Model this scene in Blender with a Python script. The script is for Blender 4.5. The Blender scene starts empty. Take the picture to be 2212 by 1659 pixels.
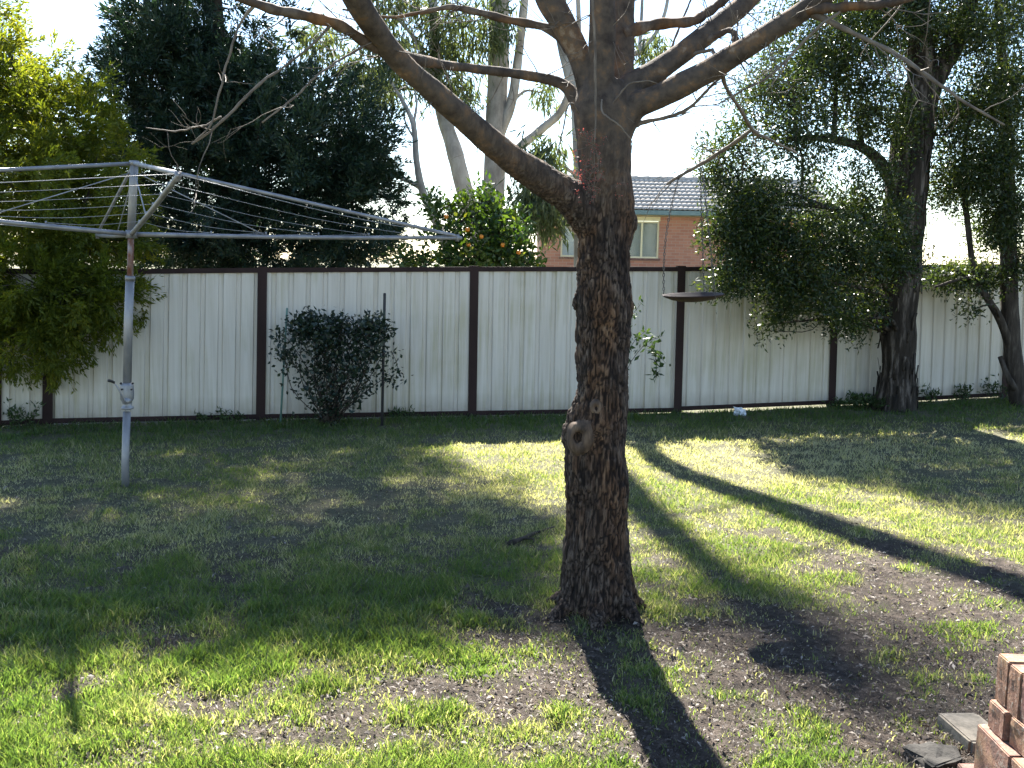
import bpy, math, random
import numpy as np
from mathutils import Vector, Matrix, noise as mnoise

# ------------------------------------------------------------------ camera, sky, sun, exposure
S = bpy.context.scene
COL = S.collection
W_, H_, FPX = 2212.0, 1659.0, 2150.0          # measuring frame of the photograph
CAMZ, PITCH, ROLL = 1.8, math.radians(7.02), math.radians(1.1)
Rv = np.array([1.0, 0, 0]); Fv = np.array([0, math.cos(PITCH), -math.sin(PITCH)]); Uv = np.array([0, math.sin(PITCH), math.cos(PITCH)])
CR = Rv * math.cos(ROLL) + Uv * math.sin(ROLL)
CU = Uv * math.cos(ROLL) - Rv * math.sin(ROLL)
CAM = np.array([0, 0, CAMZ])
cd = bpy.data.cameras.new('camera'); cam = bpy.data.objects.new('camera', cd); COL.objects.link(cam)
cam.matrix_world = Matrix(((CR[0], CU[0], -Fv[0], 0), (CR[1], CU[1], -Fv[1], 0), (CR[2], CU[2], -Fv[2], CAMZ), (0, 0, 0, 1)))
cd.sensor_width = 36; cd.lens = 36 * FPX / W_; cd.clip_start = 0.05; cd.clip_end = 2000
S.camera = cam

SUN_EL, SUN_AZ = math.radians(45), math.radians(8)      # the sun stands behind the fence, a little to the left
SD = Vector((-math.sin(SUN_AZ) * math.cos(SUN_EL), math.cos(SUN_AZ) * math.cos(SUN_EL), math.sin(SUN_EL)))
w = bpy.data.worlds.new('World'); S.world = w; w.use_nodes = True
nt = w.node_tree; nt.nodes.clear()
sky = nt.nodes.new('ShaderNodeTexSky'); sky.sky_type = 'NISHITA'; sky.sun_disc = False
sky.sun_elevation = SUN_EL; sky.sun_rotation = -SUN_AZ
sky.air_density = 1.0; sky.dust_density = 0.25; sky.ozone_density = 2.0
bg = nt.nodes.new('ShaderNodeBackground'); bg.inputs['Strength'].default_value = 0.056
ow = nt.nodes.new('ShaderNodeOutputWorld')
nt.links.new(sky.outputs[0], bg.inputs[0]); nt.links.new(bg.outputs[0], ow.inputs[0])
sl = bpy.data.lights.new('sun', 'SUN'); sun = bpy.data.objects.new('sun', sl); COL.objects.link(sun)
sl.energy = 5.0; sl.angle = math.radians(0.7); sl.color = (1.0, 0.955, 0.87)
sun.rotation_euler = SD.to_track_quat('Z', 'Y').to_euler(); sun.location = (0, 0, 30)
vs = S.view_settings; vs.view_transform = 'Standard'; vs.look = 'None'; vs.exposure = 2.6; vs.gamma = 1.0; vs.use_curve_mapping = False
S.cycles.max_bounces = 6; S.cycles.diffuse_bounces = 3; S.cycles.transmission_bounces = 4; S.cycles.transparent_max_bounces = 4
S.cycles.use_denoising = True

# ------------------------------------------------------------------ helpers
RNG = np.random.default_rng(7)
random.seed(7)
def at(px, py, Y):
    """photo pixel -> the point of that line of sight at distance Y into the garden"""
    d = Fv + CR * ((px - W_ / 2) / FPX) + CU * ((H_ / 2 - py) / FPX)
    return CAM + d * (Y / d[1])
def pxm(Y): return Y / FPX                     # metres per photo pixel at distance Y
def sst(a, b, x):
    t = np.clip((x - a) / (b - a), 0, 1); return t * t * (3 - 2 * t)
def vnoise(x, y, seed=0):
    x = np.asarray(x, float); y = np.asarray(y, float)
    xi = np.floor(x).astype(np.int64); yi = np.floor(y).astype(np.int64); fx = x - xi; fy = y - yi
    def h(a, b):
        n = (a * 374761393 + b * 668265263 + seed * 974634777) & 0xffffffff
        n = ((n ^ (n >> 13)) * 1274126177) & 0xffffffff
        return ((n ^ (n >> 16)) & 0xffff) / 65535.0
    u = fx * fx * (3 - 2 * fx); v = fy * fy * (3 - 2 * fy)
    return (h(xi, yi) * (1 - u) + h(xi + 1, yi) * u) * (1 - v) + (h(xi, yi + 1) * (1 - u) + h(xi + 1, yi + 1) * u) * v
def fbm(x, y, seed=0, o=4):
    s = 0; a = 0.5; t = 0
    for k in range(o):
        s = s + a * vnoise(x * 2 ** k, y * 2 ** k, seed + k); t += a; a *= 0.5
    return s / t
def gz(x, y):
    """height of the garden: almost level, rising a little to the far right"""
    x = np.asarray(x, float); y = np.asarray(y, float)
    return 0.11 * sst(1.0, 7.5, x) * sst(8.5, 13.5, y) + 0.05 * (fbm(x * .45, y * .45, 3, 2) - .5) * sst(3, 6, y) * (1 - sst(9, 11, y)) + .045 * np.exp(-((x - .43) ** 2 + (y - 4.93) ** 2) / .11)

WL = {}                                        # world position of every parent
def setp(o, label=None, cat=None, group=None, kind=None):
    if label: o['label'] = label
    if cat: o['category'] = cat
    if group: o['group'] = group
    if kind: o['kind'] = kind
    return o
def thing(name, loc, label, cat, group=None):
    o = bpy.data.objects.new(name, None); COL.objects.link(o); o.location = loc; o.empty_display_size = 0.1
    WL[o.name] = np.array(loc, float)
    return setp(o, label, cat, group)
def rawmesh(name, V, F, smooth=False, rnd=None):
    me = bpy.data.meshes.new(name)
    V = np.asarray(V, np.float32)
    if isinstance(F, np.ndarray):
        k = F.shape[1]; n = len(F)
        me.vertices.add(len(V)); me.vertices.foreach_set('co', V.ravel())
        me.loops.add(n * k); me.loops.foreach_set('vertex_index', F.astype(np.int32).ravel())
        me.polygons.add(n); me.polygons.foreach_set('loop_start', np.arange(0, n * k, k, dtype=np.int32))
        try: me.polygons.foreach_set('loop_total', np.full(n, k, np.int32))
        except Exception: pass
        me.update(calc_edges=True); me.validate()
    else:
        me.from_pydata([tuple(v) for v in V.tolist()], [], F); me.update()
    if smooth: me.polygons.foreach_set('use_smooth', np.ones(len(me.polygons), bool))
    if rnd is not None:
        a = me.attributes.new('rnd', 'FLOAT', 'POINT'); a.data.foreach_set('value', np.asarray(rnd, np.float32))
    return me
def obj(name, V, F, m, parent=None, smooth=False, rnd=None):
    V = np.asarray(V, float)
    base = WL[parent.name] if parent is not None else np.zeros(3)
    me = rawmesh(name, V - base, F, smooth, rnd)
    me.materials.append(m)
    o = bpy.data.objects.new(name, me); COL.objects.link(o)
    if parent is not None: o.parent = parent
    WL[o.name] = base
    return o
class MB:
    def __init__(s): s.V = []; s.F = []; s.n = 0
    def add(s, V, F):
        V = np.asarray(V, float); s.V.append(V); s.F += [tuple(i + s.n for i in f) for f in F]; s.n += len(V); return s
    def box(s, c, size, ax=None):
        c = np.array(c, float); hx, hy, hz = [v / 2 for v in size]
        A = np.eye(3) if ax is None else np.array(ax, float)
        V = [c + A[0] * (sx * hx) + A[1] * (sy * hy) + A[2] * (sz * hz) for sx in (-1, 1) for sy in (-1, 1) for sz in (-1, 1)]
        return s.add(V, [(0, 1, 3, 2), (4, 6, 7, 5), (0, 4, 5, 1), (2, 3, 7, 6), (0, 2, 6, 4), (1, 5, 7, 3)])
    def tube(s, P, R, n=8, cap=True):
        V, F = tube(P, R, n, cap); return s.add(V, F)
    def build(s, name, m, parent=None, smooth=False):
        return obj(name, np.concatenate(s.V), s.F, m, parent, smooth)
def spline(P, n):
    """Catmull-Rom through the points (rows may carry a radius as 4th value)"""
    P = np.asarray(P, float)
    if len(P) < 3: return np.array([P[0] + (P[-1] - P[0]) * t for t in np.linspace(0, 1, n)])
    Q = np.vstack([2 * P[0] - P[1], P, 2 * P[-1] - P[-2]])
    out = []
    for t in np.linspace(0, len(P) - 1 - 1e-6, n):
        i = int(t); f = t - i; a, b, c, d = Q[i:i + 4]
        out.append(.5 * (2 * b + (c - a) * f + (2 * a - 5 * b + 4 * c - d) * f * f + (3 * b - a - 3 * c + d) * f ** 3))
    return np.array(out)
def tube(P, R, n=8, cap=True):
    P = np.asarray(P, float); R = np.broadcast_to(np.asarray(R, float), (len(P),))
    T = np.gradient(P, axis=0); T /= np.linalg.norm(T, axis=1)[:, None] + 1e-9
    u = np.cross(T[0], [0, 0, 1.0]); u = np.cross(T[0], [1.0, 0, 0]) if np.linalg.norm(u) < .1 else u
    V = []; an = np.linspace(0, 2 * math.pi, n, endpoint=False)
    for i in range(len(P)):
        u = u - T[i] * np.dot(u, T[i]); u = u / (np.linalg.norm(u) + 1e-9); v = np.cross(T[i], u)
        V.append(P[i] + R[i] * (np.cos(an)[:, None] * u + np.sin(an)[:, None] * v))
    V = np.concatenate(V); F = []
    for i in range(len(P) - 1):
        a = i * n; b = a + n
        F += [(a + k, a + (k + 1) % n, b + (k + 1) % n, b + k) for k in range(n)]
    if cap:
        F.append(tuple(range(n - 1, -1, -1))); F.append(tuple(range(len(V) - n, len(V))))
    return V, F
def lathe(prof, n=16):
    V = []; F = []
    for r, z in prof:
        for k in range(n):
            a = 2 * math.pi * k / n; V.append((r * math.cos(a), r * math.sin(a), z))
    for i in range(len(prof) - 1):
        for k in range(n):
            F.append((i * n + k, i * n + (k + 1) % n, (i + 1) * n + (k + 1) % n, (i + 1) * n + k))
    return np.array(V), F

# ------------------------------------------------------------------ materials
def newmat(name):
    m = bpy.data.materials.new(name); m.use_nodes = True; t = m.node_tree
    return m, t, t.nodes['Principled BSDF'], t.nodes['Material Output']
def nd(t, typ, **kw):
    n = t.nodes.new(typ)
    for k, v in kw.items():
        if k in n.inputs: n.inputs[k].default_value = v
        else: setattr(n, k, v)
    return n
def coords(t, scale=(1, 1, 1), world=True):
    if world: g = nd(t, 'ShaderNodeNewGeometry'); src = g.outputs['Position']
    else: g = nd(t, 'ShaderNodeTexCoord'); src = g.outputs['Object']
    mp = nd(t, 'ShaderNodeMapping'); mp.inputs['Scale'].default_value = scale
    t.links.new(src, mp.inputs['Vector']); return mp.outputs[0]
def ramp(t, fac, stops, interp='LINEAR'):
    r = nd(t, 'ShaderNodeValToRGB'); e = r.color_ramp.elements; r.color_ramp.interpolation = interp
    while len(e) < len(stops): e.new(0.5)
    for i, (p, c) in enumerate(stops): e[i].position = p; e[i].color = (*c, 1) if len(c) == 3 else c
    t.links.new(fac, r.inputs[0]); return r.outputs[0]
def noise_(t, vec, scale, detail=4, rough=.55, out='Fac'):
    n = nd(t, 'ShaderNodeTexNoise'); n.inputs['Scale'].default_value = scale; n.inputs['Detail'].default_value = detail; n.inputs['Roughness'].default_value = rough
    t.links.new(vec, n.inputs['Vector']); return n.outputs[out]
def mixc(t, fac, a, b, mode='MIX'):
    m = nd(t, 'ShaderNodeMix'); m.data_type = 'RGBA'; m.blend_type = mode
    for k, v in (('Factor', fac), ('A', a), ('B', b)):
        s = [i for i in m.inputs if i.name == k and i.enabled and (i.type == ('VALUE' if k == 'Factor' else 'RGBA'))][0]
        if hasattr(v, 'is_output'): t.links.new(v, s)
        else: s.default_value = v if not isinstance(v, tuple) or len(v) == 4 else (*v, 1)
    return [o for o in m.outputs if o.type == 'RGBA'][0]
def bump(t, h, p, strength=.4, dist=.01):
    b = nd(t, 'ShaderNodeBump'); b.inputs['Strength'].default_value = strength; b.inputs['Distance'].default_value = dist
    t.links.new(h, b.inputs['Height']); t.links.new(b.outputs[0], p.inputs['Normal'])
def simple(name, stops, scale=8, sc=(1, 1, 1), rough=.6, metal=0, bs=.3, bd=.004, spec=.4, detail=5):
    m, t, p, o = newmat(name)
    v = coords(t, sc); f = noise_(t, v, scale, detail)
    t.links.new(ramp(t, f, stops), p.inputs['Base Color'])
    p.inputs['Roughness'].default_value = rough; p.inputs['Metallic'].default_value = metal; p.inputs['Specular IOR Level'].default_value = spec
    if bs: bump(t, noise_(t, v, scale * 3, 4), p, bs, bd)
    return m
def leafmat(name, stops, trans=.45, tint=(1.25, 1.2, .5), rough=.45, spec=.35):
    m, t, p, o = newmat(name)
    a = nd(t, 'ShaderNodeAttribute', attribute_name='rnd')
    c = ramp(t, a.outputs['Fac'], stops)
    t.links.new(c, p.inputs['Base Color']); p.inputs['Roughness'].default_value = rough; p.inputs['Specular IOR Level'].default_value = spec
    tr = nd(t, 'ShaderNodeBsdfTranslucent')
    tc = mixc(t, 1.0, c, tint, 'MULTIPLY'); t.links.new(tc, tr.inputs['Color'])
    mx = nd(t, 'ShaderNodeMixShader'); mx.inputs[0].default_value = trans
    t.links.new(p.outputs[0], mx.inputs[1]); t.links.new(tr.outputs[0], mx.inputs[2]); t.links.new(mx.outputs[0], o.inputs['Surface'])
    return m
def barkmat(name, dark, mid, light, scale=16, stretch=.22, bs=.8, bd=.012, patch=None, rough=.9):
    m, t, p, o = newmat(name)
    v = coords(t, (1, 1, stretch)); f = noise_(t, v, scale, 6, .65)
    c = ramp(t, f, [(.3, dark), (.52, mid), (.72, light)])
    if patch:
        v2 = coords(t, (1, 1, .5)); f2 = noise_(t, v2, 5.5, 4, .6)
        k = ramp(t, f2, [(.5, (0, 0, 0)), (.64, (1, 1, 1))])
        pc = ramp(t, f, [(.3, tuple(x * .35 for x in patch)), (.6, patch)])
        c = mixc(t, k, c, pc)
    t.links.new(c, p.inputs['Base Color']); p.inputs['Roughness'].default_value = rough; p.inputs['Specular IOR Level'].default_value = .2
    bump(t, f, p, bs, bd); return m

M = {}
def mainbark():
    m, t, p, o = newmat('tree_bark')
    v = coords(t, (1, 1, .22)); f = noise_(t, v, 38, 7, .7); vb = coords(t); fb = noise_(t, vb, 13, 5, .6); fp = noise_(t, coords(t, (1, 1, .35)), 6, 4, .6)
    rough = ramp(t, f, [(.32, (.011, .008, .007)), (.5, (.058, .041, .032)), (.68, (.165, .13, .105))])
    warm = ramp(t, f, [(.32, (.022, .012, .008)), (.52, (.12, .066, .037)), (.7, (.25, .155, .09))])
    at_ = nd(t, 'ShaderNodeAttribute', attribute_name='rnd')
    lo = mixc(t, ramp(t, fp, [(.46, (0, 0, 0)), (.62, (.85, .85, .85))]), rough, warm)
    lo = mixc(t, ramp(t, at_.outputs['Fac'], [(.1, (.85, .85, .85)), (.6, (0, 0, 0))]), lo, (.008, .006, .0055))
    smooth = ramp(t, fb, [(.3, (.04, .031, .027)), (.52, (.1, .078, .062)), (.62, (.16, .1, .06)), (.75, (.3, .24, .18))])
    g = nd(t, 'ShaderNodeNewGeometry'); sx = nd(t, 'ShaderNodeSeparateXYZ'); t.links.new(g.outputs['Position'], sx.inputs[0])
    mr = nd(t, 'ShaderNodeMapRange'); mr.inputs['From Min'].default_value = 2.0; mr.inputs['From Max'].default_value = 2.5; t.links.new(sx.outputs[2], mr.inputs['Value'])
    t.links.new(mixc(t, mr.outputs[0], lo, smooth), p.inputs['Base Color']); p.inputs['Roughness'].default_value = .9; p.inputs['Specular IOR Level'].default_value = .2
    bump(t, f, p, .9, .012); return m
M['bark'] = mainbark()
M['limb'] = barkmat('limb_bark', (.03, .022, .018), (.085, .062, .048), (.2, .16, .125), 12, .6, .5, .006, (.2, .105, .05))
M['twig'] = simple('twig_bark', [(.3, (.07, .055, .045)), (.7, (.2, .165, .13))], 14, bs=0, rough=.8)
M['scar'] = simple('callus_wood', [(.32, (.03, .019, .013)), (.5, (.09, .058, .038)), (.68, (.17, .115, .075))], 26, (1, 1, .4), rough=.8, bs=.5, bd=.006)
M['hole'] = simple('hollow_wood', [(.3, (.012, .009, .008)), (.7, (.04, .03, .022))], 30, rough=1)  # near-black lining of the scar hollow
M['gum'] = barkmat('gum_bark', (.16, .145, .13), (.34, .315, .285), (.5, .47, .43), 4, .5, .25, .006)
M['paper'] = barkmat('paper_bark', (.01, .008, .006), (.042, .033, .026), (.24, .2, .17), 14, .12, 1.0, .03)
M['dbark'] = barkmat('dark_bark', (.015, .012, .01), (.05, .04, .032), (.13, .11, .09), 14, .2, .8, .012)
M['red'] = leafmat('red_bud', [(0, (.2, .05, .04)), (1, (.42, .15, .12))], .35, (1.1, .6, .6))
M['wattle'] = leafmat('wattle_leaf', [(0, (.05, .08, .014)), (.6, (.12, .15, .022)), (1, (.24, .23, .035))], .6, (1.6, 1.45, .5))
M['cypress'] = leafmat('cypress_leaf', [(0, (.011, .027, .018)), (.7, (.029, .054, .034)), (1, (.075, .088, .038))], .28, (1.1, 1.2, .6))
M['gumleaf'] = leafmat('gum_leaf', [(0, (.05, .07, .035)), (.7, (.1, .125, .06)), (1, (.2, .2, .07))], .45, (1.2, 1.2, .6))
M['citrus'] = leafmat('citrus_leaf', [(0, (.02, .055, .012)), (.7, (.06, .105, .02)), (1, (.18, .2, .03))], .4, (1.5, 1.4, .4), .35, .5)
M['paperleaf'] = leafmat('broad_leaf', [(0, (.016, .032, .012)), (.7, (.042, .066, .021)), (1, (.17, .185, .06))], .45, (1.5, 1.35, .5), .32, .5)
M['ivy'] = leafmat('climber_leaf', [(0, (.01, .022, .014)), (.8, (.022, .042, .024)), (1, (.06, .07, .03))], .25, (1.1, 1.1, .6), .4, .5)
M['weed'] = leafmat('weed_leaf', [(0, (.025, .05, .018)), (1, (.06, .1, .03))], .35)
def grassmat():
    m, t, p, o = newmat('grass_blade')
    a = nd(t, 'ShaderNodeAttribute', attribute_name='rnd')
    c = ramp(t, a.outputs['Fac'], [(0, (.05, .088, .026)), (.4, (.088, .13, .036)), (.6, (.14, .165, .066)), (.78, (.24, .225, .14)), (1, (.42, .385, .29))])
    t.links.new(c, p.inputs['Base Color']); p.inputs['Roughness'].default_value = .38; p.inputs['Specular IOR Level'].default_value = .6
    tr = nd(t, 'ShaderNodeBsdfTranslucent'); t.links.new(mixc(t, 1.0, c, (1.85, 1.92, .9), 'MULTIPLY'), tr.inputs['Color'])
    mx = nd(t, 'ShaderNodeMixShader'); mx.inputs[0].default_value = .55
    t.links.new(p.outputs[0], mx.inputs[1]); t.links.new(tr.outputs[0], mx.inputs[2]); t.links.new(mx.outputs[0], o.inputs['Surface'])
    return m
M['grass'] = grassmat()
M['litter'] = leafmat('dead_leaf', [(0, (.025, .018, .014)), (.55, (.075, .056, .043)), (.88, (.16, .13, .105)), (1, (.36, .32, .28))], .15, (1.1, 1, .7), .6, .3)
def groundmat():
    m, t, p, o = newmat('lawn_soil')
    a = nd(t, 'ShaderNodeAttribute', attribute_name='rnd')
    v = coords(t); f = noise_(t, v, 14, 8, .7); f2 = noise_(t, v, 60, 5, .7)
    soil = ramp(t, f, [(.3, (.018, .0125, .009)), (.5, (.062, .046, .035)), (.72, (.17, .132, .104))])
    th = ramp(t, f2, [(.3, (.045, .05, .024)), (.5, (.125, .125, .066)), (.7, (.24, .215, .14))])
    t.links.new(mixc(t, a.outputs['Fac'], soil, th), p.inputs['Base Color'])
    p.inputs['Roughness'].default_value = .9; p.inputs['Specular IOR Level'].default_value = .25
    bump(t, noise_(t, v, 95, 6, .75), p, 1.0, .03); return m
M['ground'] = groundmat()
def fencemat():
    m, t, p, o = newmat('cream_steel')
    v = coords(t, (9, 9, .35)); f = noise_(t, v, 2.2, 5, .6)
    v2 = coords(t, (1, 1, 1)); g = nd(t, 'ShaderNodeSeparateXYZ'); t.links.new(v2, g.inputs[0])
    base = ramp(t, f, [(.3, (.53, .475, .4)), (.6, (.62, .565, .49)), (.8, (.65, .605, .535))])
    f3 = noise_(t, v2, 1.1, 4, .6)
    fs = noise_(t, coords(t, (14, 14, .5)), 2.0, 4, .6); sm_ = nd(t, 'ShaderNodeMath', operation='MULTIPLY'); t.links.new(f3, sm_.inputs[0]); t.links.new(fs, sm_.inputs[1])
    st = ramp(t, sm_.outputs[0], [(.24, (0, 0, 0)), (.4, (.6, .6, .6))])
    mr = nd(t, 'ShaderNodeMapRange'); mr.inputs['From Min'].default_value = .28; mr.inputs['From Max'].default_value = .03; mr.inputs['To Max'].default_value = .95; t.links.new(g.outputs[2], mr.inputs['Value'])
    mm = nd(t, 'ShaderNodeMath', operation='MULTIPLY'); t.links.new(mr.outputs[0], mm.inputs[0]); t.links.new(noise_(t, v2, 7, 5, .7), mm.inputs[1])
    t.links.new(mixc(t, mm.outputs[0], mixc(t, st, base, (.38, .34, .2)), (.16, .12, .08)), p.inputs['Base Color'])
    p.inputs['Roughness'].default_value = .42; p.inputs['Specular IOR Level'].default_value = .4
    return m
M['sheet'] = fencemat()
M['brown'] = simple('brown_steel', [(.3, (.022, .012, .011)), (.7, (.04, .022, .02))], 5, (1, 1, .3), rough=.6, bs=.1, spec=.15)
M['galv'] = simple('galvanised_steel', [(.3, (.19, .19, .2)), (.55, (.29, .285, .29)), (.7, (.36, .35, .34))], 9, (1, 1, .5), rough=.5, metal=.5, bs=.1, bd=.001)
M['wire'] = simple('line_wire', [(.3, (.22, .22, .23)), (.7, (.36, .36, .37))], 9, rough=.5, metal=.3, bs=0)
M['rust'] = simple('rusty_steel', [(.3, (.07, .028, .018)), (.5, (.16, .065, .04)), (.7, (.32, .3, .3))], 14, (1, 1, .4), rough=.8, bs=.4, bd=.003)
M['rustdark'] = simple('rusty_dish', [(.3, (.014, .008, .006)), (.7, (.04, .02, .014))], 12, rough=.8)
M['black'] = simple('black_rubber', [(.3, (.012, .012, .012)), (.7, (.03, .03, .03))], 10, rough=.6, bs=0)
M['chain'] = simple('chain_steel', [(.3, (.06, .055, .05)), (.7, (.14, .13, .12))], 20, rough=.6, metal=.5, bs=0)
M['stakeg'] = simple('green_stake', [(.3, (.08, .16, .14)), (.7, (.14, .24, .2))], 10, rough=.5, bs=0)
M['staked'] = simple('dark_stake', [(.3, (.02, .02, .022)), (.7, (.045, .04, .04))], 10, rough=.7, bs=0)
M['orange'] = simple('orange_peel', [(.3, (.42, .14, .012)), (.7, (.55, .21, .02))], 20, rough=.45, bs=.2, bd=.001)
M['bag'] = simple('white_plastic', [(.3, (.6, .62, .66)), (.7, (.8, .8, .82))], 20, rough=.35, bs=.5, bd=.005)
M['conc'] = simple('concrete', [(.3, (.1, .088, .07)), (.7, (.2, .175, .14))], 22, rough=.95, bs=.6, bd=.004)
M['rock'] = simple('dark_stone', [(.3, (.014, .013, .011)), (.7, (.04, .036, .031))], 12, rough=.95, bs=.8, bd=.01)
def brickloose():
    m, t, p, o = newmat('old_brick')
    v = coords(t); f = noise_(t, v, 9, 6, .65); f2 = noise_(t, v, 60, 4, .7)
    oi = nd(t, 'ShaderNodeObjectInfo')
    c = ramp(t, f, [(.28, (.1, .05, .042)), (.48, (.2, .1, .08)), (.62, (.27, .15, .1)), (.75, (.36, .25, .15))])
    c2 = ramp(t, oi.outputs['Random'], [(0, (.75, .7, .75)), (.5, (1, 1, 1)), (1, (1.05, 1.1, .85))])
    c = mixc(t, 1.0, c, c2, 'MULTIPLY')
    sp = ramp(t, f2, [(.56, (0, 0, 0)), (.68, (.75, .75, .75))]); c = mixc(t, sp, c, (.36, .32, .27)); f4 = noise_(t, v, 26, 6, .7); dk = ramp(t, f4, [(.5, (0, 0, 0)), (.66, (.7, .7, .7))]); c = mixc(t, dk, c, (.06, .045, .04))
    t.links.new(c, p.inputs['Base Color']); p.inputs['Roughness'].default_value = .9; bump(t, f2, p, .6, .004); return m
M['brick'] = brickloose()
def wallmat():
    m, t, p, o = newmat('house_brick')
    b = nd(t, 'ShaderNodeTexBrick'); b.inputs['Scale'].default_value = 1; b.inputs['Brick Width'].default_value = .24; b.inputs['Row Height'].default_value = .086
    b.inputs['Mortar Size'].default_value = .006; b.inputs['Color1'].default_value = (.34, .15, .1, 1); b.inputs['Color2'].default_value = (.42, .2, .13, 1); b.inputs['Mortar'].default_value = (.36, .26, .2, 1)
    tc = nd(t, 'ShaderNodeNewGeometry'); sx = nd(t, 'ShaderNodeSeparateXYZ'); cx = nd(t, 'ShaderNodeCombineXYZ')
    ad = nd(t, 'ShaderNodeMath', operation='ADD')
    t.links.new(tc.outputs['Position'], sx.inputs[0]); t.links.new(sx.outputs[0], ad.inputs[0]); t.links.new(sx.outputs[1], ad.inputs[1])
    t.links.new(ad.outputs[0], cx.inputs[0]); t.links.new(sx.outputs[2], cx.inputs[1]); t.links.new(cx.outputs[0], b.inputs['Vector'])
    t.links.new(b.outputs[0], p.inputs['Base Color']); p.inputs['Roughness'].default_value = .85; return m
M['wall'] = wallmat()
M['tile'] = simple('roof_tile', [(.3, (.36, .335, .3)), (.7, (.5, .465, .42))], 4, rough=.9, bs=.2, bd=.003, spec=.1)
M['gutter'] = simple('teal_gutter', [(.3, (.1, .17, .18)), (.7, (.14, .21, .22))], 4, rough=.4, bs=0)
M['cream'] = simple('cream_paint', [(.3, (.62, .56, .36)), (.7, (.7, .64, .42))], 5, rough=.5, bs=0)
M['whitep'] = simple('white_paint', [(.3, (.74, .73, .7)), (.7, (.8, .79, .76))], 5, rough=.5, bs=0)
M['blind'] = simple('curtain', [(.3, (.36, .37, .28)), (.7, (.46, .46, .36))], 2, (4, 4, .2), rough=.9, bs=0)
def glassmat():
    m, t, p, o = newmat('window_glass')
    p.inputs['Base Color'].default_value = (.9, .95, .95, 1); p.inputs['Roughness'].default_value = .03; p.inputs['Transmission Weight'].default_value = .9; p.inputs['IOR'].default_value = 1.3
    return m
M['glass'] = glassmat()

# ------------------------------------------------------------------ ground, grass
def grass_mask(x, y):
    """how much grass grows: 0 bare soil, 1 dense"""
    n = fbm(x * 1.3, y * 1.3, 11, 3); n2 = fbm(x * 5, y * 5, 31, 3)
    bare = np.exp(-(((x - .45) / 1.15) ** 2 + ((y - 4.75) / .75) ** 2) * 1.1) * .95
    bare = np.maximum(bare, .84 * sst(-.1, .9, x + .25 * (n - .5)) * (1 - sst(5.0, 6.6, y)))
    bare = np.maximum(bare, .85 * np.exp(-(((x + .12) / .85) ** 2 + ((y - 4.0) / .55) ** 2)))
    bare = np.maximum(bare, .5 * np.exp(-(((x + 1.35) / .5) ** 2 + ((y - 4.5) / .22) ** 2)))
    mid = sst(5.0, 6.2, y) * (1 - sst(9.0, 10.2, y - .22 * x))
    m = .86 - bare - .1 * mid + (n - .5) * 1.3 + (n2 - .5) * 1.9
    return np.clip(m, 0, 1)
def ground():
    fine = np.arange(-8.5, 8.51, .065)
    xs = np.concatenate([-np.geomspace(8.6, 600, 26)[::-1], fine, np.geomspace(8.6, 600, 26)])
    ys = np.concatenate([-np.geomspace(.2, 500, 22)[::-1], np.arange(.4, 14.5, .065), np.geomspace(14.6, 900, 30)])
    X, Y = np.meshgrid(xs, ys); inn = (np.abs(X) < 8.5) & (Y > .5) & (Y < 14.5)
    mk = grass_mask(X, Y)
    Z = gz(X, Y) + inn * ((fbm(X * 6, Y * 6, 5, 3) - .5) * .035 + (vnoise(X * 14, Y * 14, 6) - .5) * .022 * (1 - mk))
    V = np.stack([X, Y, Z], -1).reshape(-1, 3); n = len(xs); m = len(ys)
    i = np.arange((m - 1) * n).reshape(m - 1, n)[:, :-1].ravel()
    F = np.stack([i, i + 1, i + n + 1, i + n], 1)
    o = obj('ground', V, F, M['ground'], None, True, np.where(inn, np.maximum(mk, .8 * sst(5.2, 6.4, Y - .5 * np.clip(X, 0, 2))), .9).ravel()); setp(o, kind='structure')
ground()
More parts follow.
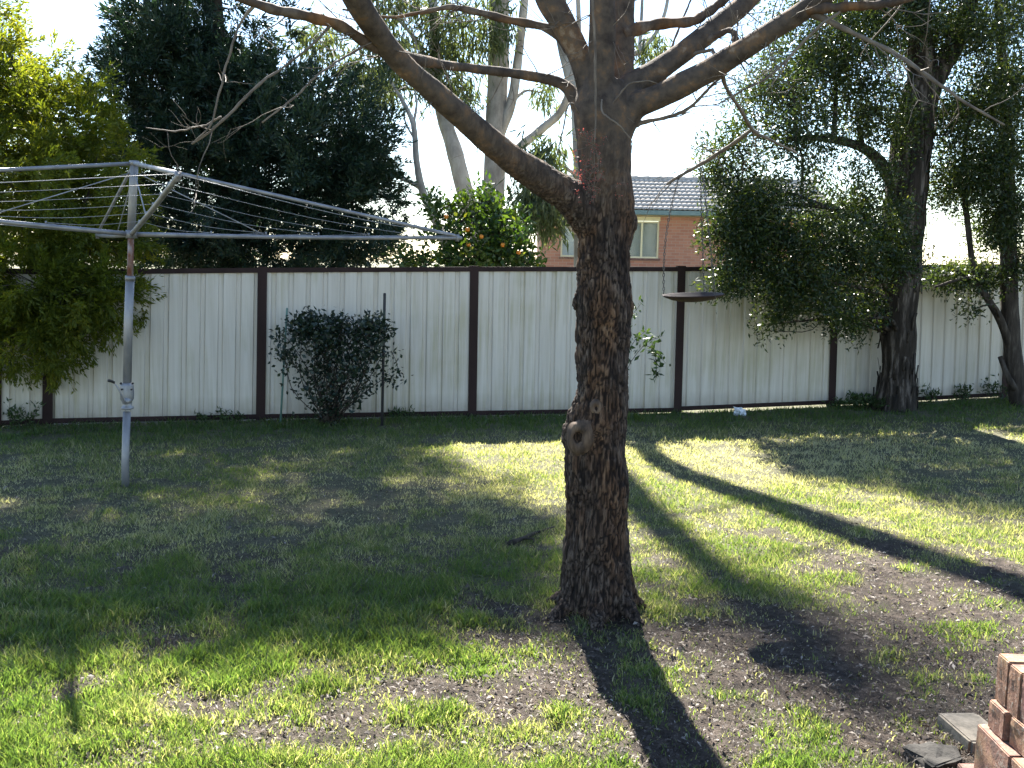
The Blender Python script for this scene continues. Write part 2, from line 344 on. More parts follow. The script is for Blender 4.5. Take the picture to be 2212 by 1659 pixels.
def lawn():
    N = 800000
    d = 1.9 * (13.6 / 1.9) ** RNG.random(N); x = d * (RNG.random(N) * 1.5 - .75)
    # the fence line bounds the lawn
    ok = d < 11.52 + .245 * x; ok &= np.hypot(x - .43, d - 4.95) > .165
    x = x[ok]; d = d[ok]; mk = grass_mask(x, d)
    # blades gather in tufts
    tuft = fbm(x * 9, d * 9, 77, 2)
    ok = RNG.random(len(x)) < np.clip(mk * 1.25 * (.35 + 1.3 * tuft) , .055, 1); x = x[ok]; d = d[ok]; mk = mk[ok]; tuft = tuft[ok]
    n = len(x); z = gz(x, d) + (fbm(x * 6, d * 6, 5, 3) - .5) * .035 - .004
    near = 1 - sst(4.5, 7.5, d); strip = np.exp(-((d - (11.3 + .245 * x)) / 1.1) ** 2)
    h = (.012 + .03 * RNG.random(n) ** 1.6) * (.5 + 1.35 * mk * tuft) * (1 + .5 * near + .8 * strip)
    wd = (.0009 + .00042 * d) * (.7 + .6 * RNG.random(n))
    a = RNG.random(n) * 6.2832; lean = .25 + .75 * RNG.random(n); la = RNG.random(n) * 6.2832
    # dry share: high in the middle of the lawn, low in the strip by the fence and at the front
    dry = .4 + .55 * (fbm(x * .8, d * .8, 51, 3) - .5) + .3 * (fbm(x * 4, d * 4, 52, 2) - .5) + .26 * sst(5.2, 6.6, d) - .6 * strip - .05 * near + .35 * np.exp(-(((x - 2.6) / 1.5) ** 2 + ((d - 9.3 - .2 * x + .5) / 1.0) ** 2))  # last term paints the sunlit patch near the fence paler
    rnd = np.clip(RNG.normal(0, .17, n) + dry + (.35 - .35 * mk), 0, 1)
    ux, uy = np.cos(a) * wd, np.sin(a) * wd; lx, ly = np.cos(la) * lean * h, np.sin(la) * lean * h
    B = np.stack([x, d, z], 1)
    W0 = np.stack([ux, uy, np.zeros(n)], 1); tip = np.stack([lx, ly, h], 1); mid = np.stack([lx * .3, ly * .3, h * .62], 1)
    V = np.stack([B - W0, B + W0, B + mid + W0 * .75, B + tip, B + mid - W0 * .75], 1).reshape(-1, 3)
    k = np.arange(n)[:, None] * 5
    F3 = k + np.array([[2, 3, 4]]); F4 = k + np.array([[0, 1, 2, 4]])
    sel = d < 5.0
    # far blades are single triangles
    Fa = np.concatenate([F3[sel], F4[sel][:, [0, 1, 2]], F4[sel][:, [0, 2, 3]], (k + np.array([[0, 1, 3]]))[~sel]])
    o = obj('lawn_grass', V, Fa, M['grass'], None, False, np.repeat(rnd, 5))
    setp(o, 'short green and straw coloured grass covering the lawn', 'grass', kind='stuff')
    print('grass blades', n, 'tris', len(Fa))
lawn()
def litter():
    N = 110000
    d = 2.2 * (8.0 / 2.2) ** RNG.random(N); x = d * (RNG.random(N) * 1.3 - .65)
    mk = grass_mask(x, d); ok = (RNG.random(N) < (1 - mk) * .95 + .05) & (np.hypot(x - .43, d - 4.95) > .17); x = x[ok]; d = d[ok]; n = len(x)
    z = gz(x, d) + (fbm(x * 6, d * 6, 5, 3) - .5) * .035 + .004 + .012 * RNG.random(n)
    L = .0025 + .004 * RNG.random(n) + .014 * RNG.random(n) ** 6; Wd = L * (.15 + .35 * RNG.random(n)); a = RNG.random(n) * 6.2832; tl = RNG.normal(0, .35, n)
    dx = np.stack([np.cos(a), np.sin(a), tl], 1) * L[:, None]; dy = np.stack([-np.sin(a), np.cos(a), RNG.normal(0, .4, n)], 1) * Wd[:, None]
    c = np.stack([x, d, z], 1)
    V = np.stack([c - dx, c + dy + [0, 0, .004], c + dx, c - dy + [0, 0, .003]], 1).reshape(-1, 3)
    F = np.arange(n)[:, None] * 4 + np.array([[0, 1, 2, 3]])
    o = obj('leaf_litter', V, F, M['litter'], None, False, np.repeat(RNG.random(n), 4))
    setp(o, 'scattered dry leaves and bark chips on the bare soil', 'leaf litter', kind='stuff')
litter()

# ------------------------------------------------------------------ fence
POSTS = [(-10, 930, 578, 10.15), (102, 922, 582, 10.35), (562, 909, 578, 10.9), (1019, 899, 576, 11.45), (1462, 893, 576, 11.98), (1795, 879, 573, 12.55), (2168, 862, 570, 13.35), (2560, 850, 568, 14.4), (2960, 838, 565, 15.5), (3340, 828, 562, 16.6)]
TOPX = [-6, 106, 567, 1024, 1471, 1804, 2180, 2578, 2985, 3375]
def fence():
    P0 = at(1019, 899, 11.45)
    t = thing('metal_fence', (P0[0], P0[1], gz(P0[0], P0[1])), 'cream ribbed metal fence with dark brown posts along the back of the lawn', 'fence')
    B = []; T = []
    for (px, pb, pt, Y), tx in zip(POSTS, TOPX):
        b = at(px, pb, Y); q = at(tx, pt, Y); b[2] = gz(b[0], b[1]); B.append(b); T.append(q)
    for i in range(len(B)):
        ax0 = (B[min(i + 1, len(B) - 1)] - B[max(i - 1, 0)]); ax0[2] = 0; ax0 /= np.linalg.norm(ax0)
        up = T[i] - (B[i] - [0, 0, .15]); h = np.linalg.norm(up); up /= h; nrm = np.cross(up, ax0)
        m = MB(); c = (T[i] + B[i] - [0, 0, .15]) / 2 - nrm * 0
        # an H-section: two flanges and a web
        m.box(c - nrm * .026 * 1, (.1, .006, h), (ax0, nrm, up)); m.box(c + nrm * .026, (.1, .006, h), (ax0, nrm, up)); m.box(c, (.02, .046, h), (ax0, nrm, up))
        m.box(T[i] + up * .004, (.104, .064, .012), (ax0, nrm, up))
        m.build('post', M['brown'], t)
    for i in range(len(B) - 1):
        a, b = B[i].copy(), B[i + 1].copy(); ta, tb = T[i] - [0, 0, .03], T[i + 1] - [0, 0, .03]
        gap = .035 if i == 4 else .02
        a[2] += gap; b[2] += gap
        for lo, nm, dz in ((0, 'bottom_rail', .025), (1, 'top_rail', 0)):
            p, q = (ta, tb) if lo else (a, b)
            d = q - p; L = np.linalg.norm(d); d /= L; nrm = np.cross(d, [0, 0, 1.0]); nrm /= np.linalg.norm(nrm); up = np.cross(nrm, d)
            m = MB(); c = (p + q) / 2 + up * dz
            m.box(c - nrm * .021, (L - .025, .003, .05), (d, nrm, up)); m.box(c + nrm * .021, (L - .025, .003, .05), (d, nrm, up)); m.box(c + up * (.0265 if lo else -.0265), (L - .025, .045, .003), (d, nrm, up))
            m.build(nm, M['brown'], t)
        # sheets: flat pans with narrow recessed flutes, three sheets to a bay
        d = b - a; d[2] = 0; L = np.linalg.norm(d); d /= L; nrm = np.array([d[1], -d[0], 0])      # towards the camera
        pitch = .188; off = (.11 * i) % pitch
        prof = []; u = -off
        while u < L + pitch:
            prof += [(u, .008), (u + .128, .008), (u + .138, -.012), (u + .176, -.012)]; u += pitch
        cut = [.03, L / 3, 2 * L / 3, L - .03]
        pu = np.array([p[0] for p in prof]); pd = np.array([p[1] for p in prof])
        for s in range(3):
            u0, u1 = cut[s] - (.006 if s else 0), cut[s + 1] + (.006 if s < 2 else 0)
            us = np.unique(np.concatenate([[u0, u1], pu[(pu > u0) & (pu < u1)]])); ds = np.interp(us, pu, pd) + .004 * (s % 2)
            V = []
            for k in (0, 1):
                for u, dd in zip(us, ds):
                    f = u / L; zb = a[2] * (1 - f) + b[2] * f + .012; zt = (ta[2] * (1 - f) + tb[2] * f) + .018
                    xy = a + d * u; tp = ta * (1 - f) + tb * f; lx = tp - xy; lx[2] = 0
                    p = xy + nrm * dd + (lx if k else 0); V.append((p[0], p[1], zt if k else zb))
            n = len(us); V2 = [np.array(v) - nrm * .0012 for v in V]
            F = [(j, j + 1, n + j + 1, n + j) for j in range(n - 1)]; F2 = [tuple(reversed([x + 2 * n for x in f])) for f in F]
            rim = [(j, 2 * n + j, 2 * n + j + 1, j + 1) for j in range(n - 1)] + [(n + j, n + j + 1, 3 * n + j + 1, 3 * n + j) for j in range(n - 1)] + [(0, n, 3 * n, 2 * n), (n - 1, 3 * n - 1, 4 * n - 1, 2 * n - 1)]
            obj('fence_sheet', np.array(V + V2), F + F2 + rim, M['sheet'], t)
    return B, T
FB, FT = fence()
def fence_y(x): return float(np.interp(x, [b[0] for b in FB], [b[1] for b in FB]))

# ------------------------------------------------------------------ the bare tree on the lawn
TY = 4.93
def ptube(pts, n=40, seg=14):
    """pts: (px, py, Y, width in photo pixels)"""
    Q = np.array([list(at(p[0], p[1], p[2])) + [p[3] / 2 * pxm(p[2])] for p in pts]); Q = spline(Q, n)
    return Q[:, :3], np.maximum(Q[:, 3], .0015)
TRUNK = [(1291, 1375, TY, 205), (1290, 1352, TY, 172), (1288, 1320, TY, 160), (1287, 1250, TY, 152), (1288, 1150, TY, 143), (1290, 1050, TY, 139), (1287, 960, TY, 141), (1292, 905, TY, 132), (1302, 850, TY, 118), (1304, 780, TY, 113),
         (1304, 700, TY, 120), (1303, 640, TY, 124), (1306, 560, TY, 116), (1310, 490, TY, 116), (1309, 430, TY, 120), (1307, 370, TY, 116), (1304, 300, TY, 122), (1300, 235, TY, 128), (1302, 175, TY, 95)]
LIMBS = [
    [(1318, 560, TY, 70), (1285, 480, TY - .02, 88), (1235, 428, TY - .06, 78), (1180, 393, TY - .12, 68), (1106, 343, TY - .22, 60), (1030, 280, TY - .34, 55), (953, 213, TY - .48, 52), (863, 132, TY - .66, 46), (813, 67, TY - .8, 50), (770, 0, TY - .95, 54), (720, -90, TY - 1.1, 50), (660, -230, TY - 1.2, 40), (600, -420, TY - 1.2, 26)],
    [(1290, 300, TY - .04, 70), (1297, 200, TY - .06, 58), (1300, 100, TY - .08, 56), (1301, 0, TY - .1, 55), (1296, -200, TY - .1, 48), (1310, -450, TY, 34), (1290, -700, TY + .1, 18)],
    [(1325, 290, TY + .05, 76), (1338, 200, TY + .08, 56), (1344, 100, TY + .12, 52), (1345, 0, TY + .16, 50), (1360, -180, TY + .2, 42), (1400, -420, TY + .3, 28), (1420, -620, TY + .3, 14)],
    [(1290, 290, TY, 60), (1270, 180, TY, 52), (1245, 105, TY, 50), (1210, 40, TY, 54), (1183, -10, TY, 56), (1140, -130, TY, 46), (1090, -330, TY + .1, 32), (1050, -560, TY + .2, 16)],
    [(1300, 300, TY, 60), (1255, 232, TY + .05, 40), (1225, 190, TY + .08, 26), (1190, 173, TY + .08, 22), (1106, 158, TY + .02, 21), (980, 143, TY - .25, 21), (905, 130, TY - .5, 24), (868, 122, TY - .62, 30)],
    [(1310, 300, TY, 70), (1353, 196, TY + .02, 56), (1423, 150, TY + .06, 48), (1506, 90, TY + .1, 45), (1573, 37, TY + .16, 43), (1620, -5, TY + .2, 42), (1700, -100, TY + .25, 38), (1790, -260, TY + .3, 28), (1830, -420, TY + .3, 16)],
    [(1315, 330, TY, 70), (1362, 240, TY - .02, 60), (1423, 208, TY - .06, 52), (1523, 158, TY - .12, 50), (1590, 117, TY - .18, 46), (1659, 72, TY - .25, 44), (1742, 18, TY - .32, 42), (1830, -50, TY - .4, 36), (1930, -180, TY - .45, 26), (2000, -340, TY - .45, 14)],
]
def main_tree():
    b0 = at(1290, 1352, TY)
    t = thing('bare_tree', (b0[0], b0[1], gz(b0[0], b0[1])), 'large bare tree with rough brown trunk and spreading limbs on the lawn', 'tree')
    TR = random.Random(4)
    m = MB()
    P, R = ptube(TRUNK, 90, 28); P[0][2] = -.06; R = R * .955; m.tube(P, R, 28)
    for L in LIMBS:
        P, R = ptube(L, 60); m.tube(P, R, 16)
    # root flare and bumps
    for a in (0.3, 1.5, 2.6, 3.6, 4.6, 5.6):
        q = np.array([b0[0], b0[1], 0]); dr = np.array([math.cos(a), math.sin(a), 0])
        m.tube(spline([q + dr * .1 + [0, 0, .3], q + dr * .16 + [0, 0, .11], q + dr * .27 + [0, 0, .0]], 8), np.linspace(.06, .035, 8), 10)
    for (px, py, r) in ((1240, 650, 19), (1244, 905, 30), (1236, 940, 34), (1362, 660, 20), (1364, 480, 22), (1240, 985, 26), (1365, 258, 20), (1350, 590, 16)):
        c = at(px + (12 if px < 1300 else -12), py, TY); rr = r * pxm(TY)
        V, F = lathe([(rr * math.sin(th), rr * 1.3 * math.cos(th)) for th in np.linspace(.05, math.pi - .05, 9)], 12); m.add(V + c, F)
    V = np.concatenate(m.V)
    me = rawmesh('raw', V, m.F); ob = bpy.data.objects.new('raw_trunk', me); COL.objects.link(ob)
    md = ob.modifiers.new('r', 'REMESH'); md.mode = 'VOXEL'; md.voxel_size = .0078
    sm = ob.modifiers.new('s', 'SMOOTH'); sm.factor = .6; sm.iterations = 7
    dg = bpy.context.evaluated_depsgraph_get(); ev = ob.evaluated_get(dg); m2 = bpy.data.meshes.new_from_object(ev)
    n = len(m2.vertices); co = np.empty(n * 3, np.float32); m2.vertices.foreach_get('co', co); co = co.reshape(-1, 3).astype(float)
    no = np.empty(n * 3, np.float32); m2.vertices.foreach_get('normal', no); no = no.reshape(-1, 3).astype(float)
    bpy.data.objects.remove(ob)
    F = [tuple(p.vertices) for p in m2.polygons]
    z = co[:, 2]; low = 1 - sst(1.75, 2.5, z)
    fn = mnoise.noise
    n1 = np.array([fn((c[0] * 40, c[1] * 40, c[2] * 8)) for c in co]); n2 = np.array([fn((c[0] * 60 + 9, c[1] * 60, c[2] * 24)) for c in co]); n3 = np.array([fn((c[0] * 7, c[1] * 7, c[2] * 5 + 4)) for c in co])
    crack = np.ones(n)
    wob = n3 * .35
    for k in np.nonzero(low > .02)[0]:
        c = co[k]; dd = mnoise.voronoi((c[0] * 72 + 3 * wob[k], c[1] * 72 + 3 * wob[k], c[2] * 14 + 6 * wob[k]))[0]; crack[k] = dd[1] - dd[0]
    crack = sst(.02, .3, crack)
    disp = (-.007 * (1 - crack) - .009 * (1 - np.abs(n1) * 2.2).clip(0, 1) ** 2 + .006 * n2 + .006) * (low * .9 + .1) + n3 * (.011 * low + .005)
    co = co + no * disp[:, None]
    obj('trunk', co, F, M['bark'], t, True, crack * .75 + .25 * (1 - low) + .12 * n2); print('trunk faces', len(F))
    # scar of a lost branch: a thick callus ring round a dark hollow
    c = at(1246, 936, TY) ; c[1] -= .132
    ring = []; nr = 14; V = []; F = []
    prof = [(.002, .05), (.012, .04), (.017, .012), (.021, -.002), (.03, -.007), (.042, -.003), (.053, .009), (.063, .036)]
    NA = 30
    for (r, dep) in prof:
        for k in range(NA):
            a = 2 * math.pi * k / NA; wob = 1 + .1 * math.sin(2 * a + 1) + .03 * math.sin(3 * a)
            ns = mnoise.noise((r * 60, math.cos(a) * 1.6, math.sin(a) * 1.6)); rr_ = r * (1 + .22 * ns); xx = rr_ * wob * math.cos(a) + .02 * (r / .07); V.append(c + np.array([xx - .006, dep - .5 * xx + .006 * ns, rr_ * 1.7 * wob * math.sin(a)]))
    for i in range(len(prof) - 1):
        for k in range(NA): F.append((i * NA + k, i * NA + (k + 1) % NA, (i + 1) * NA + (k + 1) % NA, (i + 1) * NA + k))
    o = obj('branch_scar', np.array(V[2 * NA:]), [f for f in [tuple(x - 2 * NA for x in f) for f in F] if min(f) >= 0], M['scar'], t, True); o['label'] = 'smooth tan callus ring round a dark hollow'
    F0 = [f for f in F if max(f) < 3 * NA] + [tuple(range(NA))]
    obj('scar_hollow', np.array(V[:3 * NA]), F0, M['hole'], o, True)
    c = at(1283, 872, TY); c[1] -= .128
    V, F = lathe([(.004, .0), (.012, .008), (.02, .012), (.028, .004), (.034, -.02)], 14); Vr = np.stack([V[:, 0], -V[:, 2], V[:, 1] * 1.3], 1) + c
    obj('branch_scar', Vr, F, M['scar'], t, True)
    # secondary branches seen against the sky and the trees behind
    SEC = [
        [(1245, 110, TY, 40), (1186, 62, TY + .05, 20), (1106, 43, TY + .08, 17), (1020, 22, TY + .1, 15), (963, 16, TY + .1, 11), (900, 28, TY + .1, 8), (836, 37, TY + .05, 6), (740, 20, TY, 4)],
        [(1345, 75, TY + .1, 34), (1400, 55, TY + .12, 24), (1482, 48, TY + .16, 21), (1522, 32, TY + .2, 20), (1566, -2, TY + .25, 18), (1640, -70, TY + .3, 13), (1700, -180, TY + .3, 8)],
        [(830, 105, TY - .72, 36), (793, 92, TY - .78, 24), (720, 47, TY - .9, 23), (636, 26, TY - 1.0, 22), (553, 8, TY - 1.1, 20), (440, -40, TY - 1.2, 16), (300, -130, TY - 1.3, 10)],
        [(1365, 270, TY, 20), (1400, 262, TY, 9), (1476, 243, TY, 8), (1510, 215, TY, 7), (1536, 187, TY, 6), (1570, 160, TY, 4)],
        [(1742, 22, TY - .32, 20), (1832, 67, TY - .4, 10), (1926, 117, TY - .5, 9), (2012, 173, TY - .6, 8), (2090, 225, TY - .65, 6), (2170, 270, TY - .7, 4)],
        [(1730, 22, TY - .32, 26), (1800, 14, TY - .4, 20), (1870, 10, TY - .5, 18), (1940, 2, TY - .55, 15), (2030, -30, TY - .6, 11), (2150, -70, TY - .65, 6)],
        [(1840, -40, TY - .4, 12), (1819, 17, TY - .42, 7), (1769, 50, TY - .42, 7), (1719, 100, TY - .4, 6), (1659, 160, TY - .36, 5), (1600, 196, TY - .3, 4), (1552, 224, TY - .3, 3)],
        [(1583, 122, TY - .15, 16), (1560, 165, TY - .1, 9), (1590, 225, TY + .3, 8), (1626, 277, TY + .7, 8), (1662, 296, TY + .9, 6), (1720, 330, TY + 1.1, 4)],
        [(1626, 279, TY + .7, 9), (1580, 312, TY + .85, 8), (1520, 350, TY + 1.0, 8), (1465, 384, TY + 1.1, 7), (1440, 398, TY + 1.12, 5)],
        [(553, 8, TY - 1.1, 10), (520, 50, TY - 1.1, 5), (503, 110, TY - 1.1, 5), (480, 190, TY - 1.1, 4.5), (460, 263, TY - 1.1, 4), (420, 305, TY - 1.1, 3)],
        [(720, 47, TY - .9, 8), (680, 90, TY - .95, 5), (600, 150, TY - 1.0, 5), (553, 182, TY - 1.05, 6), (480, 248, TY - 1.1, 6), (452, 282, TY - 1.1, 5.5), (414, 311, TY - 1.1, 5)],
        [(478, 252, TY - 1.1, 4.5), (440, 266, TY - 1.1, 4), (380, 274, TY - 1.12, 3.5), (315, 276, TY - 1.15, 2.5)],
        [(793, 95, TY - .78, 7), (740, 130, TY - .85, 5), (696, 163, TY - .9, 4.5), (636, 217, TY - .95, 4.5), (566, 265, TY - 1.0, 3.5)],
        [(1510, 95, TY + .1, 14), (1575, 70, TY, 12), (1590, 105, TY - .1, 16), (1596, 122, TY - .18, 14)],
        [(1483, 118, TY + .08, 9), (1540, 113, TY, 7), (1548, 140, TY - .12, 9)],
        [(1279, -60, TY - .25, 5), (1280, 60, TY - .25, 5), (1281, 180, TY - .24, 5), (1284, 312, TY - .22, 3)],
        [(1300, 215, TY - .14, 4), (1300, 245, TY - .18, 4), (1330, 270, TY - .2, 3.5), (1360, 300, TY - .18, 2.5), (1364, 330, TY - .16, 2)],
        [(1316, 232, TY - .12, 5), (1352, 188, TY - .16, 3.5), (1385, 178, TY - .18, 3), (1420, 180, TY - .16, 2)],
        [(1250, 245, TY - .12, 4), (1232, 225, TY - .2, 4), (1215, 290, TY - .2, 3), (1205, 330, TY - .2, 2)],
        [(1395, 160, TY + .1, 6), (1440, 118, TY + .2, 5), (1466, 60, TY + .25, 5), (1490, 0, TY + .3, 4), (1530, -80, TY + .3, 3)],
    ]
    ends = []
    for i, L in enumerate(SEC):
        P, R = ptube(L, 36); R = R * (1 + .12 * np.sin(np.arange(36) * 1.7 + i))
        P = P + np.cumsum(RNG.normal(0, .0016, P.shape), 0) * np.sin(np.linspace(0, math.pi, 36))[:, None]
        V, F = tube(P, R, 10 if R.max() > .015 else 7)
        obj('branch', V, F, M['limb'] if R.mean() > .012 else M['twig'], t, True); ends.append((P, R))
    # out-of-frame ramification of the limbs plus fine twigs
    def grow(p, d, L, r, depth, mb):
        pts = [p]; dd = d.copy()
        for k in range(5):
            dd = dd + np.array([TR.gauss(0, .16), TR.gauss(0, .16), TR.gauss(.03, .12)]); dd /= np.linalg.norm(dd); pts.append(pts[-1] + dd * L / 5)
        pts = np.array(pts); mb.tube(pts, np.linspace(r, r * .35, 6), 5 if depth else 6)
        if depth > 0:
            for k in range(3):
                j = TR.choice([2, 3, 4, 5]); nd_ = dd + np.array([TR.gauss(0, .7), TR.gauss(0, .7), TR.gauss(.1, .5)]); nd_ /= np.linalg.norm(nd_)
                grow(pts[j], nd_, L * TR.uniform(.45, .75), r * .5, depth - 1, mb)
    hb = MB()
    for L in LIMBS[:1] + LIMBS[1:4] + LIMBS[5:]:
        P, R = ptube(L, 60)
        for j in (40, 44, 48, 51, 54, 57, 59):
            d = P[j] - P[j - 2]; d /= np.linalg.norm(d)
            dd = d + np.array([TR.gauss(0, .6), TR.gauss(0, .6), TR.gauss(.2, .4)]); dd /= np.linalg.norm(dd)
            if P[j][2] > 3.1: grow(P[j], dd, TR.uniform(.6, 1.1), R[j] * .6, 2, hb)
    o = hb.build('twigs', M['twig'], t, True); o['kind'] = 'stuff'
    tb = MB()
    for P, R in ends[:14]:
        for k in range(9 if P[:, 2].mean() > 2.9 or P[0, 0] > -.6 else 2):
            j = TR.randrange(8, 36); d = P[min(j + 1, 35)] - P[j - 1]; d /= np.linalg.norm(d) + 1e-9
            dd = d * .7 + np.array([TR.gauss(0, .55), TR.gauss(0, .4), TR.gauss(-.1, .55)]); dd /= np.linalg.norm(dd)
            grow(P[j], dd, TR.uniform(.08, .28), min(.0035, R[j] * .5), 1, tb)
    for L in LIMBS:
        P, R = ptube(L, 60)
        for k in range(12):
            j = TR.randrange(22, 50); dd = np.array([TR.gauss(0, .7), TR.gauss(-.2, .5), TR.gauss(0, .7)]); dd /= np.linalg.norm(dd)
            grow(P[j] + dd * R[j] * .8, dd, TR.uniform(.08, .3), .003, 1, tb)
    o = tb.build('fine_twigs', M['twig'], t, True); o['kind'] = 'stuff'
    # sprays of red buds hanging in front of the trunk below the fork
    sp = MB(); LV = []; rn = []
    for k in range(60):
        px = TR.gauss(1268, 24); py = TR.uniform(285, 425); c = at(px, py, TY - .16 - .06 * TR.random())
        d = np.array([TR.gauss(0, .8), -.3, TR.gauss(-.2, .6)]); d /= np.linalg.norm(d); e = c + d * TR.uniform(.03, .07)
        root = at(1283, 305 + TR.random() * 10, TY - .21)
        sp.tube(spline([c, (c + e) / 2 + [0, 0, .006], e], 5), np.linspace(.0014, .0007, 5), 4)
        if k % 4 == 0: sp.tube(spline([root, (root + c) / 2 + [TR.gauss(0, .02), -.02, 0], c], 6), .001, 4)
        for j in range(7):
            p = c + (e - c) * TR.random() + np.array([TR.gauss(0, .006) for _ in range(3)]); u = np.array([TR.gauss(0, 1) for _ in range(3)]); u /= np.linalg.norm(u); v = np.cross(u, [TR.gauss(0, 1) for _ in range(3)]); v /= np.linalg.norm(v)
            LV += [p - u * .0048, p + v * .0026, p + u * .0048, p - v * .0026]; rn += [TR.random()] * 4
    o = sp.build('bud_stems', M['twig'], t); o['kind'] = 'stuff'
    o = obj('red_buds', np.array(LV), np.arange(len(LV)).reshape(-1, 4), M['red'], t, False, rn); o['kind'] = 'stuff'; o['label'] = 'sprays of small red buds in front of the trunk'
main_tree()

# ------------------------------------------------------------------ foliage
def unit(a): return a / (np.linalg.norm(a, axis=-1, keepdims=True) + 1e-9)
def leaf_mesh(pos, dirs, L, Wd, rnd, rng, nbias=None):
    """one kite-shaped leaf per row"""
    n = len(pos); r = rng.normal(size=(n, 3))
    if nbias is not None: r = r + nbias
    side = unit(np.cross(dirs, r)); L = L[:, None]; Wd = Wd[:, None]
    V = np.stack([pos, pos + dirs * L * .42 + side * Wd, pos + dirs * L, pos + dirs * L * .42 - side * Wd], 1).reshape(-1, 3)
    F = np.arange(n)[:, None] * 4 + np.array([[0, 1, 2, 3]])
    return V, F, np.repeat(rnd, 4)
def in_blobs(blobs, rng, shell=1.6):
    """blobs: (px, py, Y, rx px, ry px, depth radius m, clumps). Returns clump centres and outward directions"""
    C = []; O = []; I = []
    for bi, (px, py, Y, rx, ry, rd, n) in enumerate(blobs):
        c = at(px, py, Y); s = pxm(Y)
        u = unit(rng.normal(size=(n, 3))); r = rng.random(n) ** (1 / (2.6 * shell / 1.6)); r = r * (1 + .16 * rng.normal(size=n) + .22 * np.sin(u[:, 0] * 4.1 + bi) * np.sin(u[:, 2] * 5.3 + 2 * bi))
        C.append(c + u * r[:, None] * np.array([rx * s, rd, ry * s])); O.append(u); I += [bi] * n
    return np.concatenate(C), np.concatenate(O), np.array(I)
def crown(blobs, per, rc, L, Wl, seed, bias=(0, 0, 0), out=.5, rand=1.0, shade=.0, flat=None, spray=0.0, shell=1.6, zmin=.15):
    rng = np.random.default_rng(seed)
    C, O, I = in_blobs(blobs, rng, shell); n = len(C)
    rcs = rc * (.6 + .8 * rng.random(n)); cnt = np.maximum(4, (per * (.5 + rng.random(n))).astype(int))
    idx = np.repeat(np.arange(n), cnt); m = len(idx)
    if spray:      # leaves along short out-growing shoots
        sd = unit(O * .9 + np.array(bias) + rng.normal(size=(n, 3)) * .45)
        k = 5; sh = rng.integers(0, k, m); sdir = unit(sd[:, None] + rng.normal(size=(n, k, 3)) * .4)[idx, sh]
        tt = rng.random(m); g = unit(rng.normal(size=(m, 3))) * (rng.random(m) ** .5)[:, None]
        pos = C[idx] + sdir * (tt * spray)[:, None] + g * (rcs[idx] * .35 * (1.1 - tt))[:, None]
        dirs = unit(sdir * 1.1 + g * .6 + rng.normal(size=(m, 3)) * rand * .4)
    else:
        g = unit(rng.normal(size=(m, 3))) * (rng.random(m) ** .45)[:, None]
        pos = C[idx] + g * rcs[idx][:, None]
        dirs = unit(np.array(bias) + g * out + O[idx] * out * .5 + rng.normal(size=(m, 3)) * rand)
    Ls = L * (.6 + .8 * rng.random(m)); Ws = Wl * (.7 + .6 * rng.random(m))
    cl = rng.random(n) * .45
    rnd = np.clip(cl[idx] + rng.random(m) * .4 + (rng.random(m) < .06) * .3, 0, 1)
    ok = pos[:, 2] > zmin; pos = pos[ok]; dirs = dirs[ok]
    V, F, r = leaf_mesh(pos, dirs, Ls[ok], Ws[ok], rnd[ok], rng, flat)
    return V, F, r, C, I
def stem_tube(pts, n=30, seg=10, rough=0.0, rng=None):
    P, R = ptube(pts, n)
    if rng is not None and rough: R = R * (1 + rough * rng.normal(size=n))
    return tube(P, R, seg), P, R
def tree(name, label, cat, base, stems, blobs, kw, barkm, leafm, seed, group=None, limbs=True, stemname='trunk', seg=12, rough=.03, brad=.022, maxtw=260):
    """stems: list of pixel paths; crown: leaf clumps in blobs; branches join them"""
    rng = np.random.default_rng(seed)
    t = thing(name, (base[0], base[1], float(gz(base[0], base[1]))), label, cat, group)
    allP = []
    for si, s in enumerate(stems):
        (V, F), P, R = stem_tube(s, 36, seg, rough, rng)
        obj(stemname if si == 0 else 'limb', V, F, barkm, t, True); allP += [(P[k], R[k]) for k in range(6 if si == 0 else 3, 36)]
    V, F, r, C, I = crown(blobs, seed=seed + 1, **kw)
    if limbs:
        SP = np.array([p for p, _ in allP]); mb = MB()
        bc = [at(b[0], b[1], b[2]) for b in blobs]
        BP = []
        for c in bc:
            low = SP[:, 2] < c[2] - .1
            D = np.linalg.norm(SP - c, axis=1) + np.where(low, 0, 1.5); j = int(np.argmin(D)); p = SP[j]
            mid = (p + c) / 2 + np.array([rng.normal() * .1, rng.normal() * .1, .12])
            P = spline([p, mid, c], 12); mb.tube(P, np.linspace(min(allP[j][1] * .7, brad * 1.8), brad * .45, 12), 6); BP.append(P)
        tw = rng.permutation(len(C))[:maxtw]
        for k in tw:
            P = BP[I[k]]; q = P[rng.integers(4, 12)]; c = C[k]; mid = (q + c) / 2 + rng.normal(size=3) * .06
            mb.tube(spline([q, mid, c], 6), np.linspace(brad * .38, .004, 6), 4)
        mb.build('branches', barkm, t, True)['kind'] = 'stuff'
    o = obj('crown', V, F, leafm, t, False, r)
    print(name, 'leaves', len(F))
    return t

